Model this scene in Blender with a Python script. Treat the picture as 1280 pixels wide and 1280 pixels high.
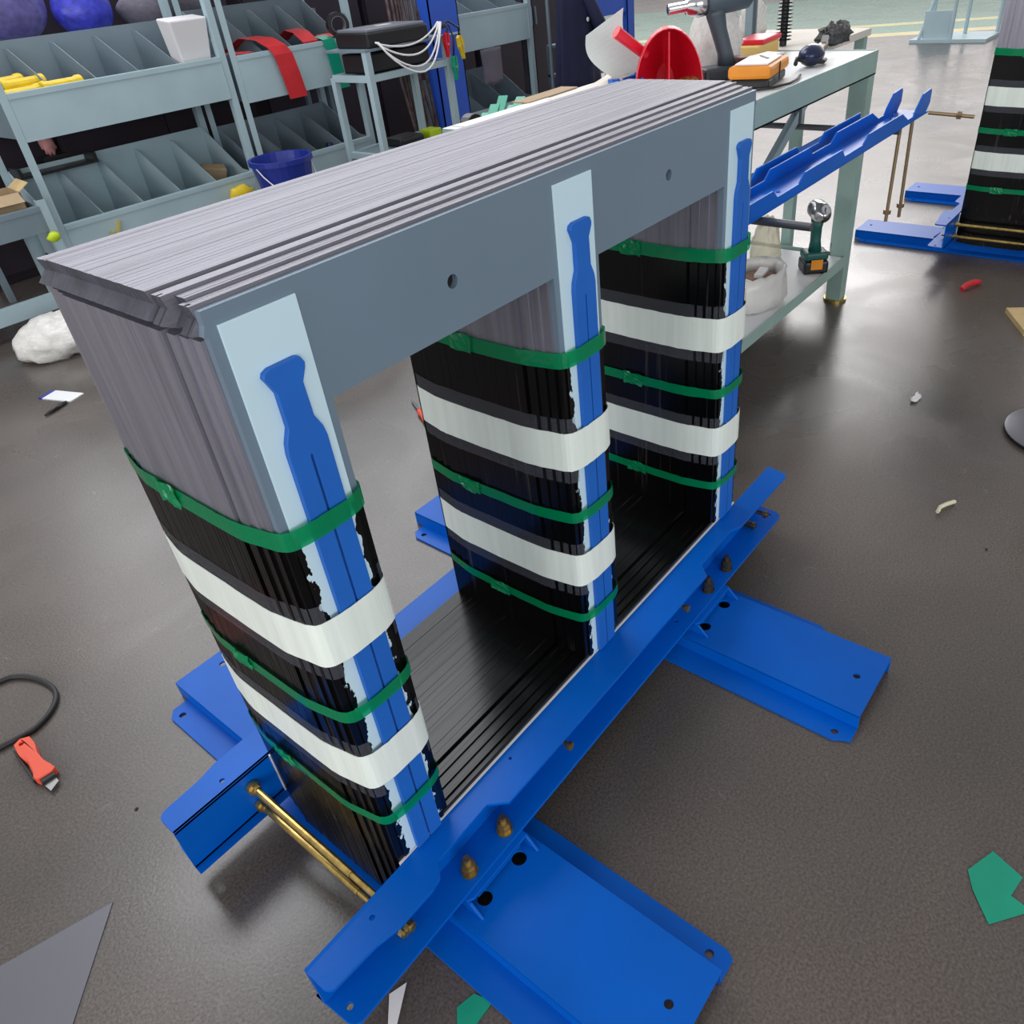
import bpy, bmesh, math, random
from mathutils import Vector, Matrix
random.seed(7)
PI = math.pi
scene = bpy.context.scene
for o in list(bpy.data.objects): bpy.data.objects.remove(o)
col = scene.collection

# ------------------------------------------------------------------ camera
cam_data = bpy.data.cameras.new('camera')
cam = bpy.data.objects.new('camera', cam_data)
col.objects.link(cam)
right = Vector((0.6128759, -0.7855951, -0.0846300))
up = Vector((0.4933456, 0.2968312, 0.8176193))
fwd = Vector((0.6171969, 0.5428919, -0.5695054))
M = Matrix((( right.x, up.x, -fwd.x, -0.364791), (right.y, up.y, -fwd.y, -0.671210),
            (right.z, up.z, -fwd.z, 1.334356), (0, 0, 0, 1)))
cam.matrix_world = M
cam_data.sensor_width = 36.0
cam_data.lens = 969.134 / 1280 * 36
cam_data.shift_x = (640 - 690.372) / 1280
cam_data.shift_y = (604.608 - 640) / 1280
cam_data.clip_start = 0.05
cam_data.clip_end = 200
scene.camera = cam

# ------------------------------------------------------------------ world, lamps, exposure
world = bpy.data.worlds.new('hall_light')
scene.world = world
world.use_nodes = True
wn = world.node_tree
wn.nodes['Background'].inputs[0].default_value = (0.98, 0.97, 0.97, 1)
wn.nodes['Background'].inputs[1].default_value = 0.52

def area(name, loc, target, sx, sy, power, color):
    d = bpy.data.lights.new(name, 'AREA'); d.shape = 'RECTANGLE'
    d.size = sx; d.size_y = sy; d.energy = power; d.color = color
    o = bpy.data.objects.new(name, d); col.objects.link(o)
    o.location = loc
    o.rotation_euler = (Vector(target) - Vector(loc)).to_track_quat('-Z', 'Y').to_euler()
    return o
area('ceiling_lamp', (1.2, 3.0, 4.2), (1.0, 2.2, 0), 3.0, 1.4, 85, (0.93, 0.96, 1.0))
area('ceiling_lamp', (5.0, 7.2, 5.2), (4.5, 6.0, 0), 8.0, 5.0, 430, (0.95, 0.97, 1.0))
area('side_fill_light', (-3.0, -6.0, 2.2), (0.3, 0.2, 0.6), 6.0, 2.6, 230, (0.93, 0.97, 1.0))  # added fill from behind the camera, brightens the front faces
area('side_fill_light', (-7.0, 1.0, 2.6), (1.0, 2.0, 0.6), 6.0, 2.6, 225, (1.0, 0.98, 0.97))  # added fill from the left for leg sides and racks
area('bench_glare_light', (11.5, 4.0, 4.3), (2.6, 0.6, 0.0), 3.2, 2.6, 170, (1.0, 0.98, 0.97))  # unseen source added to lay floor glare around the bench leg
area('far_glare_light', (22.0, 8.0, 5.5), (2.0, 0.5, 1.0), 26.0, 7.0, 850, (1.0, 0.96, 0.95))  # broad unseen light added for grazing gloss on the far floor
scene.view_settings.view_transform = 'Standard'
scene.view_settings.look = 'None'
scene.view_settings.gamma = 1.0
scene.view_settings.use_curve_mapping = False
scene.view_settings.exposure = 0.0

# ------------------------------------------------------------------ materials
def s2l(c):
    return tuple((x / 255 / 12.92) if x / 255 <= 0.04045 else ((x / 255 + 0.055) / 1.055) ** 2.4 for x in c)
MATS = {}
def mat(name, rgb, rough=0.5, metal=0.0, var=0.0, scale=8.0, bump=0.0, bscale=60.0, stretch=(1, 1, 1), coat=0.0, rgb2=None, spec=0.5):
    m = bpy.data.materials.new(name); m.use_nodes = True
    nt = m.node_tree; N = nt.nodes; L = nt.links
    b = N['Principled BSDF']; c = s2l(rgb)
    b.inputs['Base Color'].default_value = (*c, 1)
    b.inputs['Roughness'].default_value = rough
    b.inputs['Metallic'].default_value = metal
    b.inputs['Specular IOR Level'].default_value = spec
    b.inputs['Coat Weight'].default_value = coat
    b.inputs['Coat Roughness'].default_value = 0.12
    tc = N.new('ShaderNodeTexCoord'); mp = N.new('ShaderNodeMapping')
    mp.inputs['Scale'].default_value = stretch
    L.new(tc.outputs['Object'], mp.inputs['Vector'])
    if var or rgb2:
        n = N.new('ShaderNodeTexNoise'); n.inputs['Scale'].default_value = scale
        n.inputs['Detail'].default_value = 6
        L.new(mp.outputs[0], n.inputs['Vector'])
        r = N.new('ShaderNodeValToRGB')
        c2 = s2l(rgb2) if rgb2 else tuple(x * (1 - var) for x in c)
        c1 = c if rgb2 else tuple(min(1, x * (1 + var)) for x in c)
        r.color_ramp.elements[0].position = 0.32; r.color_ramp.elements[1].position = 0.68
        r.color_ramp.elements[0].color = (*c2, 1); r.color_ramp.elements[1].color = (*c1, 1)
        L.new(n.outputs['Fac'], r.inputs['Fac']); L.new(r.outputs[0], b.inputs['Base Color'])
    if bump:
        n = N.new('ShaderNodeTexNoise'); n.inputs['Scale'].default_value = bscale; n.inputs['Detail'].default_value = 3
        L.new(mp.outputs[0], n.inputs['Vector'])
        bp = N.new('ShaderNodeBump'); bp.inputs['Strength'].default_value = bump; bp.inputs['Distance'].default_value = 0.002
        L.new(n.outputs['Fac'], bp.inputs['Height']); L.new(bp.outputs[0], b.inputs['Normal'])
    MATS[name] = m
    return m

def film(name, rgb, trans, opac, rough=0.2, bump=0.3):
    """thin adhesive tape: tinted see-through layer mixed with its own colour"""
    m = bpy.data.materials.new(name); m.use_nodes = True
    nt = m.node_tree; N = nt.nodes; L = nt.links
    b = N['Principled BSDF']; b.inputs['Base Color'].default_value = (*s2l(rgb), 1)
    b.inputs['Roughness'].default_value = rough
    t = N.new('ShaderNodeBsdfTransparent'); t.inputs[0].default_value = (*trans, 1)
    mx = N.new('ShaderNodeMixShader'); mx.inputs[0].default_value = opac
    L.new(t.outputs[0], mx.inputs[1]); L.new(b.outputs[0], mx.inputs[2])
    L.new(mx.outputs[0], N['Material Output'].inputs[0])
    n = N.new('ShaderNodeTexNoise'); n.inputs['Scale'].default_value = 45; n.inputs['Detail'].default_value = 3
    tc = N.new('ShaderNodeTexCoord'); L.new(tc.outputs['Object'], n.inputs['Vector'])
    bp = N.new('ShaderNodeBump'); bp.inputs['Strength'].default_value = bump; bp.inputs['Distance'].default_value = 0.003
    L.new(n.outputs['Fac'], bp.inputs['Height']); L.new(bp.outputs[0], b.inputs['Normal'])
    return m

blue = mat('blue_paint', (0, 92, 192), 0.34, 0, 0.08, 5, 0.10, 90, spec=0.18)
blue_insul = mat('blue_insulating_bar', (22, 98, 190), 0.55, 0, 0.05, 12)
steel_top = mat('silicon_steel_edge', (132, 130, 140), 0.5, 0.5, 0.12, 6, 0.25, 40, stretch=(0.6, 14, 14))
steel_leg = mat('silicon_steel_leg_edge', (146, 144, 156), 0.42, 0.6, 0.16, 6, 0.25, 40, stretch=(14, 14, 0.6))
steel_end_shade = mat('silicon_steel_shaded_end', (92, 92, 104), 0.5, 0.5, 0.25, 30, 0.2, 60)  # same steel, darkened for yoke ends turned away from the light
grey_plate = mat('grey_coated_sheet', (116, 134, 150), 0.45, 0.15, 0.05, 3)
gold = mat('yellow_zinc', (196, 168, 100), 0.3, 0.9, 0.3, 60)
dark_zinc = mat('dark_zinc', (120, 110, 90), 0.35, 0.9, 0.3, 50)
chrome = mat('chrome', (200, 200, 205), 0.18, 1.0)
rack_paint = mat('pale_green_grey_paint', (168, 190, 198), 0.42, 0, 0.06, 4)
rack_dark = mat('grey_rack_sheet', (118, 134, 144), 0.5, 0, 0.08, 4)
bench_paint = mat('pale_green_bench_paint', (152, 178, 170), 0.42, 0, 0.08, 5)
white_board = mat('white_board', (222, 224, 226), 0.5, 0, 0.03, 3)
white_tape_m = mat('white_glass_tape', (232, 240, 232), 0.45, 0, 0.06, 22, 0.15, 30, stretch=(3, 3, 0.2))
insul_white = mat('white_insulating_strip', (200, 226, 236), 0.5, 0, 0.03, 4)
plastic_white = mat('white_plastic', (228, 226, 228), 0.4)
red_pl = mat('red_plastic', (214, 22, 48), 0.35, 0, 0.08, 8)
red_cloth = mat('red_band_fabric', (196, 34, 42), 0.7, 0, 0.1, 12)
green_pl = mat('green_tape_solid', (0, 150, 120), 0.4, 0, 0.06, 12)
yellow = mat('yellow_plastic', (222, 190, 30), 0.45, 0, 0.1, 20)
lime = mat('lime_plastic', (190, 214, 30), 0.45)
orange = mat('orange_plastic', (226, 140, 30), 0.45, 0, 0.1, 12)
orange_red = mat('orange_red_handle', (226, 84, 58), 0.45)
black_pl = mat('black_plastic', (24, 25, 28), 0.4)
rubber = mat('black_rubber', (30, 30, 32), 0.55)
grey_tool = mat('slate_grey_tool', (62, 76, 86), 0.5)
teal_tool = mat('dark_teal_tool', (14, 82, 76), 0.45)
bucket_blue = mat('dark_blue_plastic', (24, 44, 140), 0.4)
post_blue = mat('blue_column_paint', (44, 88, 196), 0.45, 0, 0.08, 3)
card = mat('cardboard', (170, 146, 116), 0.8, 0, 0.1, 10)
paper = mat('cream_paper', (222, 214, 204), 0.7, 0, 0.04, 4)
navy = mat('navy_cloth', (22, 26, 60), 0.8, 0, 0.2, 6, 0.4, 10)
grey_cloth = mat('grey_cloth', (104, 100, 112), 0.85, 0, 0.15, 6, 0.3, 10)
backdrop_m = mat('dark_backdrop_paint', (44, 34, 46), 0.6, 0, 0.25, 2)
sack = mat('plastic_sack', (214, 212, 208), 0.35, 0, 0.1, 10, 0.7, 14)
violet = mat('violet_plastic_wrap', (96, 90, 150), 0.35, 0, 0.3, 5, 0.5, 9)
violet_blue = mat('blue_plastic_wrap', (60, 66, 190), 0.35, 0, 0.3, 5, 0.5, 9)
pink = mat('pink_plastic', (214, 150, 150), 0.5, 0, 0.3, 20)
sheet_grey = mat('grey_sheet_metal', (104, 104, 112), 0.42, 0.3, 0.04, 3)
screen_glass = mat('grey_lid', (120, 124, 134), 0.3)
wood = mat('plywood', (196, 170, 122), 0.7, 0, 0.12, 10)
blade = mat('blade_steel', (190, 190, 190), 0.25, 0.9)
black_hole = mat('hole_shade_black', (10, 10, 12), 0.8)
green_film = film('green_polyester_tape', (0, 140, 88), (0.10, 0.80, 0.42), 0.72, 0.16, 0.35)
smoke_film = film('smoky_clear_film', (120, 122, 132), (0.92, 0.92, 0.94), 0.24, 0.12, 0.3)
clear_bag = film('clear_polythene', (214, 206, 180), (0.95, 0.95, 0.9), 0.5, 0.25, 0.8)

def resin(name, streak):
    """black resin over steel; ragged top boundary and rubbed streaks through which steel shows"""
    m = mat(name, (9, 9, 12), 0.22, 0, 0, spec=0.3)
    nt = m.node_tree; N = nt.nodes; L = nt.links; b = N['Principled BSDF']
    tc = N.new('ShaderNodeTexCoord'); mp = N.new('ShaderNodeMapping'); mp.inputs['Scale'].default_value = streak
    n = N.new('ShaderNodeTexNoise'); n.inputs['Scale'].default_value = 5; n.inputs['Detail'].default_value = 5
    L.new(tc.outputs['Object'], mp.inputs[0]); L.new(mp.outputs[0], n.inputs['Vector'])
    r = N.new('ShaderNodeValToRGB'); r.color_ramp.elements[0].position = 0.62; r.color_ramp.elements[1].position = 0.80
    r.color_ramp.elements[0].color = (*s2l((7, 7, 9)), 1); r.color_ramp.elements[1].color = (*s2l((70, 64, 62)), 1)
    L.new(n.outputs['Fac'], r.inputs[0]); L.new(r.outputs[0], b.inputs['Base Color'])
    bp = N.new('ShaderNodeBump'); bp.inputs['Strength'].default_value = 0.2; bp.inputs['Distance'].default_value = 0.001
    L.new(n.outputs['Fac'], bp.inputs['Height']); L.new(bp.outputs[0], b.inputs['Normal'])
    return m
resin_leg = resin('black_resin_on_leg', (16, 16, 0.6))
resin_yoke = resin('black_resin_on_yoke', (0.7, 18, 6))

def strip_mat():
    """white strip whose lower part has black resin smeared raggedly over both edges"""
    m = mat('white_strip_resin_edges', (200, 226, 236), 0.5)
    nt = m.node_tree; N = nt.nodes; L = nt.links; b = N['Principled BSDF']
    tc = N.new('ShaderNodeTexCoord'); sx = N.new('ShaderNodeSeparateXYZ'); L.new(tc.outputs['Object'], sx.inputs[0])
    def math_(op, a, bb):
        q = N.new('ShaderNodeMath'); q.operation = op
        for i, v in enumerate((a, bb)):
            if v is None: continue
            if isinstance(v, (int, float)): q.inputs[i].default_value = v
            else: L.new(v, q.inputs[i])
        return q.outputs[0]
    n = N.new('ShaderNodeTexNoise'); n.inputs['Scale'].default_value = 55; n.inputs['Detail'].default_value = 6
    mp = N.new('ShaderNodeMapping'); mp.inputs['Scale'].default_value = (1.4, 1, 0.7)
    L.new(tc.outputs['Object'], mp.inputs[0]); L.new(mp.outputs[0], n.inputs['Vector'])
    ax = math_('ABSOLUTE', sx.outputs['X'], None)
    edge = math_('ADD', ax, math_('MULTIPLY', math_('SUBTRACT', n.outputs['Fac'], 0.5), 0.034))
    m1 = math_('GREATER_THAN', edge, 0.0372)
    m2 = math_('LESS_THAN', sx.outputs['Z'], 0.822)
    k = math_('MULTIPLY', m1, m2)
    mx = N.new('ShaderNodeMixRGB'); mx.inputs[1].default_value = (*s2l((200, 226, 236)), 1); mx.inputs[2].default_value = (*s2l((8, 8, 10)), 1)
    L.new(k, mx.inputs[0]); L.new(mx.outputs[0], b.inputs['Base Color'])
    r = math_('SUBTRACT', 0.5, math_('MULTIPLY', k, 0.32)); L.new(r, b.inputs['Roughness'])
    return m
strip_m = strip_mat()

def floor_mat():
    m = bpy.data.materials.new('floor_epoxy'); m.use_nodes = True
    nt = m.node_tree; N = nt.nodes; L = nt.links; b = N['Principled BSDF']
    tc = N.new('ShaderNodeTexCoord')
    def noise(s, d=4, dist=0):
        n = N.new('ShaderNodeTexNoise'); n.inputs['Scale'].default_value = s; n.inputs['Detail'].default_value = d
        n.inputs['Distortion'].default_value = dist
        L.new(tc.outputs['Object'], n.inputs['Vector']); return n.outputs['Fac']
    def ramp(f, stops):
        r = N.new('ShaderNodeValToRGB'); e = r.color_ramp.elements
        while len(e) < len(stops): e.new(0.5)
        for i, (p, c) in enumerate(stops): e[i].position = p; e[i].color = (*c, 1)
        L.new(f, r.inputs[0]); return r.outputs[0]
    def mix(a, bb, f, mode='MIX'):
        q = N.new('ShaderNodeMixRGB'); q.blend_type = mode
        for i, v in ((0, f), (1, a), (2, bb)):
            if isinstance(v, (int, float)): q.inputs[i].default_value = v
            elif isinstance(v, tuple): q.inputs[i].default_value = (*v, 1)
            else: L.new(v, q.inputs[i])
        return q.outputs[0]
    base = ramp(noise(1.1, 5, 0.6), [(0.3, s2l((74, 70, 67))), (0.5, s2l((86, 79, 75))), (0.7, s2l((99, 89, 83)))])
    sp = ramp(noise(210, 2), [(0.30, (0.55, 0.55, 0.55)), (0.5, (1, 1, 1)), (0.72, (1.5, 1.48, 1.45))])
    c = mix(base, sp, 0.75, 'MULTIPLY')
    dust = ramp(noise(26, 7, 1.0), [(0.66, (0, 0, 0)), (0.78, (1, 1, 1))])
    c = mix(c, s2l((136, 130, 124)), mix((0, 0, 0), dust, 0.35))
    # painted walkway far away: u = x + 0.43 y
    sx = N.new('ShaderNodeSeparateXYZ'); L.new(tc.outputs['Object'], sx.inputs[0])
    def mt(op, a, bb):
        q = N.new('ShaderNodeMath'); q.operation = op
        for i, v in enumerate((a, bb)):
            if isinstance(v, (int, float)): q.inputs[i].default_value = v
            else: L.new(v, q.inputs[i])
        return q.outputs[0]
    u = mt('ADD', sx.outputs['X'], mt('MULTIPLY', sx.outputs['Y'], 0.43))
    def band(a, bb): return mt('MULTIPLY', mt('GREATER_THAN', u, a), mt('LESS_THAN', u, bb))
    c = mix(c, s2l((64, 128, 104)), band(12.9, 19.5))
    c = mix(c, s2l((208, 190, 112)), band(12.55, 12.9))
    c = mix(c, s2l((208, 200, 120)), band(13.8, 14.1))
    L.new(c, b.inputs['Base Color'])
    rr = N.new('ShaderNodeMapRange'); rr.inputs['From Min'].default_value = 0.3; rr.inputs['From Max'].default_value = 0.7
    rr.inputs['To Min'].default_value = 0.20; rr.inputs['To Max'].default_value = 0.34
    L.new(noise(2.2, 6, 0.8), rr.inputs['Value']); L.new(rr.outputs[0], b.inputs['Roughness'])
    b.inputs['Specular IOR Level'].default_value = 0.6
    bp = N.new('ShaderNodeBump'); bp.inputs['Strength'].default_value = 0.12; bp.inputs['Distance'].default_value = 0.002
    L.new(noise(160, 3), bp.inputs['Height']); L.new(bp.outputs[0], b.inputs['Normal'])
    return m
floor_m = floor_mat()

# ------------------------------------------------------------------ mesh helpers
class MB:
    def __init__(s): s.v = []; s.f = []
    def add(s, vs, fs):
        k = len(s.v); s.v += [tuple(p) for p in vs]; s.f += [tuple(i + k for i in f) for f in fs]; return s
    def box(s, a, b, mtx=None):
        x0, y0, z0 = a; x1, y1, z1 = b
        vs = [Vector(p) for p in ((x0,y0,z0),(x1,y0,z0),(x1,y1,z0),(x0,y1,z0),(x0,y0,z1),(x1,y0,z1),(x1,y1,z1),(x0,y1,z1))]
        if mtx: vs = [mtx @ p for p in vs]
        return s.add(vs, [(0,3,2,1),(4,5,6,7),(0,1,5,4),(1,2,6,5),(2,3,7,6),(3,0,4,7)])
    def bar(s, p, q, w, h, upv=(0, 0, 1)):
        p = Vector(p); q = Vector(q); d = (q - p).normalized(); u = Vector(upv)
        if abs(d.dot(u)) > 0.95: u = Vector((0, 1, 0))
        sd = d.cross(u).normalized(); u = sd.cross(d)
        vs = []
        for c in (p, q):
            for a, b in ((-1,-1),(1,-1),(1,1),(-1,1)): vs.append(c + sd*a*w/2 + u*b*h/2)
        return s.add(vs, [(0,1,2,3),(4,7,6,5),(0,4,5,1),(1,5,6,2),(2,6,7,3),(3,7,4,0)])
    def cyl(s, p, q, r, n=12, r2=None, cap=True):
        p = Vector(p); q = Vector(q); r2 = r if r2 is None else r2
        d = (q - p).normalized(); a = d.orthogonal().normalized(); b = d.cross(a)
        vs = []
        for c, rr in ((p, r), (q, r2)):
            for i in range(n):
                t = 2*PI*i/n; vs.append(c + a*rr*math.cos(t) + b*rr*math.sin(t))
        fs = [(i, (i+1) % n, n + (i+1) % n, n + i) for i in range(n)]
        if cap: fs += [tuple(reversed(range(n))), tuple(range(n, 2*n))]
        return s.add(vs, fs)
    def tube(s, pts, r, n=8, closed=False):
        pts = [Vector(p) for p in pts]; vs = []; m = len(pts)
        a = None
        for i, p in enumerate(pts):
            d = (pts[(i+1) % m] - pts[i-1]) if closed else (pts[min(i+1, m-1)] - pts[max(i-1, 0)])
            d.normalize()
            if a is None: a = d.orthogonal().normalized()
            a = (a - d*a.dot(d)).normalized(); b = d.cross(a)
            rr = r[i] if isinstance(r, (list, tuple)) else r
            for k in range(n): t = 2*PI*k/n; vs.append(p + a*rr*math.cos(t) + b*rr*math.sin(t))
        fs = []
        for i in range(m if closed else m-1):
            j = (i+1) % m
            for k in range(n): fs.append((i*n+k, i*n+(k+1) % n, j*n+(k+1) % n, j*n+k))
        if not closed: fs += [tuple(reversed(range(n))), tuple((m-1)*n+k for k in range(n))]
        return s.add(vs, fs)
    def prism(s, poly, axis, a, b):
        n = len(poly)
        def P(u, v, w): return {'x': (w, u, v), 'y': (u, w, v), 'z': (u, v, w)}[axis]
        vs = [P(u, v, a) for u, v in poly] + [P(u, v, b) for u, v in poly]
        return s.add(vs, [tuple(range(n)), tuple(reversed(range(n, 2*n)))] + [(i, n+i, n+(i+1) % n, (i+1) % n) for i in range(n)])
    def sphere(s, c, r, sc=(1, 1, 1), n=14, m=8, jit=0):
        vs = []; fs = []
        for j in range(m+1):
            ph = PI*j/m
            for i in range(n):
                t = 2*PI*i/n; k = r*(1 + (random.uniform(-jit, jit) if 0 < j < m else 0))
                vs.append((c[0]+k*sc[0]*math.sin(ph)*math.cos(t), c[1]+k*sc[1]*math.sin(ph)*math.sin(t), c[2]+k*sc[2]*math.cos(ph)))
        for j in range(m):
            for i in range(n): fs.append((j*n+i, (j+1)*n+i, (j+1)*n+(i+1) % n, j*n+(i+1) % n))
        return s.add(vs, fs)
    def lathe(s, prof, c=(0, 0, 0), n=20):
        vs = []; m = len(prof)
        for r, z in prof:
            for i in range(n): t = 2*PI*i/n; vs.append((c[0]+r*math.cos(t), c[1]+r*math.sin(t), c[2]+z))
        fs = [(j*n+i, j*n+(i+1) % n, (j+1)*n+(i+1) % n, (j+1)*n+i) for j in range(m-1) for i in range(n)]
        return s.add(vs, fs)
    def plate(s, outline, holes, a, b, axis='z'):
        """polygon with round holes, thickness a..b along axis (curve fill turned into mesh)"""
        cu = bpy.data.curves.new('tmp', 'CURVE'); cu.dimensions = '2D'; cu.fill_mode = 'BOTH'; cu.extrude = (b-a)/2
        loops = [outline] + [[(hx + hr*math.cos(2*PI*i/14), hy + hr*math.sin(2*PI*i/14)) for i in range(14)] for hx, hy, hr in holes]
        for lp in loops:
            sp = cu.splines.new('POLY'); sp.points.add(len(lp)-1); sp.use_cyclic_u = True
            for i, (x, y) in enumerate(lp): sp.points[i].co = (x, y, 0, 1)
        ob = bpy.data.objects.new('tmp', cu)
        me = ob.to_mesh()
        vs = []
        for v in me.vertices:
            x, y, z = v.co; w = (a+b)/2 + z
            vs.append({'x': (w, x, y), 'y': (x, w, y), 'z': (x, y, w)}[axis])
        s.add(vs, [tuple(p.vertices) for p in me.polygons])
        ob.to_mesh_clear(); bpy.data.objects.remove(ob); bpy.data.curves.remove(cu)
        return s
    def build(s, name, m, parent=None, bevel=0.0, smooth=False, sub=0, loc=None, solid=0.0):
        me = bpy.data.meshes.new(name)
        vs = s.v
        if loc: vs = [(x-loc[0], y-loc[1], z-loc[2]) for x, y, z in vs]
        me.from_pydata(vs, [], s.f); me.update()
        bm = bmesh.new(); bm.from_mesh(me); bmesh.ops.remove_doubles(bm, verts=bm.verts, dist=1e-6)
        bmesh.ops.recalc_face_normals(bm, faces=bm.faces); bm.to_mesh(me); bm.free()
        me.materials.append(m)
        o = bpy.data.objects.new(name, me); col.objects.link(o)
        if loc: o.location = loc
        if parent: o.parent = parent
        if smooth:
            for p in me.polygons: p.use_smooth = True
        if solid:
            q = o.modifiers.new('solid', 'SOLIDIFY'); q.thickness = solid; q.offset = 0
        if bevel:
            q = o.modifiers.new('bevel', 'BEVEL'); q.width = bevel; q.segments = 2; q.limit_method = 'ANGLE'; q.angle_limit = 0.6
        if sub:
            q = o.modifiers.new('sub', 'SUBSURF'); q.levels = sub; q.render_levels = sub
        return o

def tag(o, label, cat, group=None, kind=None):
    o['label'] = label; o['category'] = cat
    if group: o['group'] = group
    if kind: o['kind'] = kind
    return o
def thing(name, label, cat, loc=(0, 0, 0), rz=0, group=None):
    o = bpy.data.objects.new(name, None); col.objects.link(o)
    o.location = loc; o.rotation_euler = (0, 0, rz); o.empty_display_size = 0.05
    return tag(o, label, cat, group)
def copy_tree(o, parent=None):
    c = o.copy(); col.objects.link(c)
    if parent: c.parent = parent
    for ch in o.children: copy_tree(ch, c)
    return c
def T(x, y, z, rx=0, ry=0, rz=0):
    return Matrix.Translation((x, y, z)) @ Matrix.Rotation(rz, 4, 'Z') @ Matrix.Rotation(ry, 4, 'Y') @ Matrix.Rotation(rx, 4, 'X')
def round_poly(pts, r, seg=4):
    """round every corner of a convex-ish polygon"""
    out = []
    n = len(pts)
    for i in range(n):
        p0 = Vector(pts[i-1]); p = Vector(pts[i]); p1 = Vector(pts[(i+1) % n])
        a = (p0-p); b = (p1-p); rr = min(r, a.length*0.45, b.length*0.45)
        a = p + a.normalized()*rr; b = p + b.normalized()*rr
        for k in range(seg+1):
            t = k/seg; q = a*(1-t)**2 + p*2*t*(1-t) + b*t*t; out.append((q.x, q.y))
    return out

# ------------------------------------------------------------------ setting
f = MB(); f.box((-6, -6, -0.1), (30, 16, 0.0)).build('floor', floor_m)['kind'] = 'structure'

# ------------------------------------------------------------------ transformer core
HW = 0.0543; H = 1.0914; ZB = 0.952; Z0 = 0.189; ZY = 0.050; ZC = 0.828
PK = [(0.0, 0.010, 0.0), (0.010, 0.026, 0.004), (0.026, 0.044, 0.007), (0.044, 0.060, 0.010), (0.060, 0.067, 0.006),
      (0.067, 0.279, 0.012), (0.279, 0.302, 0.008), (0.302, 0.324, 0.004), (0.324, 0.346, 0.0)]
def slices(y0, y1):
    n = max(2, int(round((y1-y0)/0.0042)))
    return [(y0 + (y1-y0)*i/n, y0 + (y1-y0)*(i+1)/n) for i in range(n)]
def yoke_packet(i, parent, name):
    y0, y1, d = PK[i]; mb = MB()
    for k, (a, b) in enumerate(slices(y0, y1)):
        j = random.uniform(-1, 1)*0.0002; g = random.uniform(-1, 1)*0.0003
        rec = 0.010 if i in (2, 4) else 0.0
        if i in (1, 3) and k % 3 == 1: rec = 0.006
        m = HW + d + g - rec; t = H + d + j
        poly = [(-0.044, ZB-d), (-0.044, H-0.030), (-m-0.008, H-0.026+d), (-m+0.004, H-0.014+d), (-m, t),
                (1+m, t), (1+m-0.004, H-0.014+d), (1+m+0.008, H-0.026+d), (1.044, H-0.030), (1.044, ZB-d)]
        mb.prism(poly, 'y', a, b)
    o = mb.build(name, steel_top, parent); o.data.materials.append(steel_end_shade)
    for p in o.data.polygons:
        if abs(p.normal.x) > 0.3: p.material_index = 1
    return o
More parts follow.
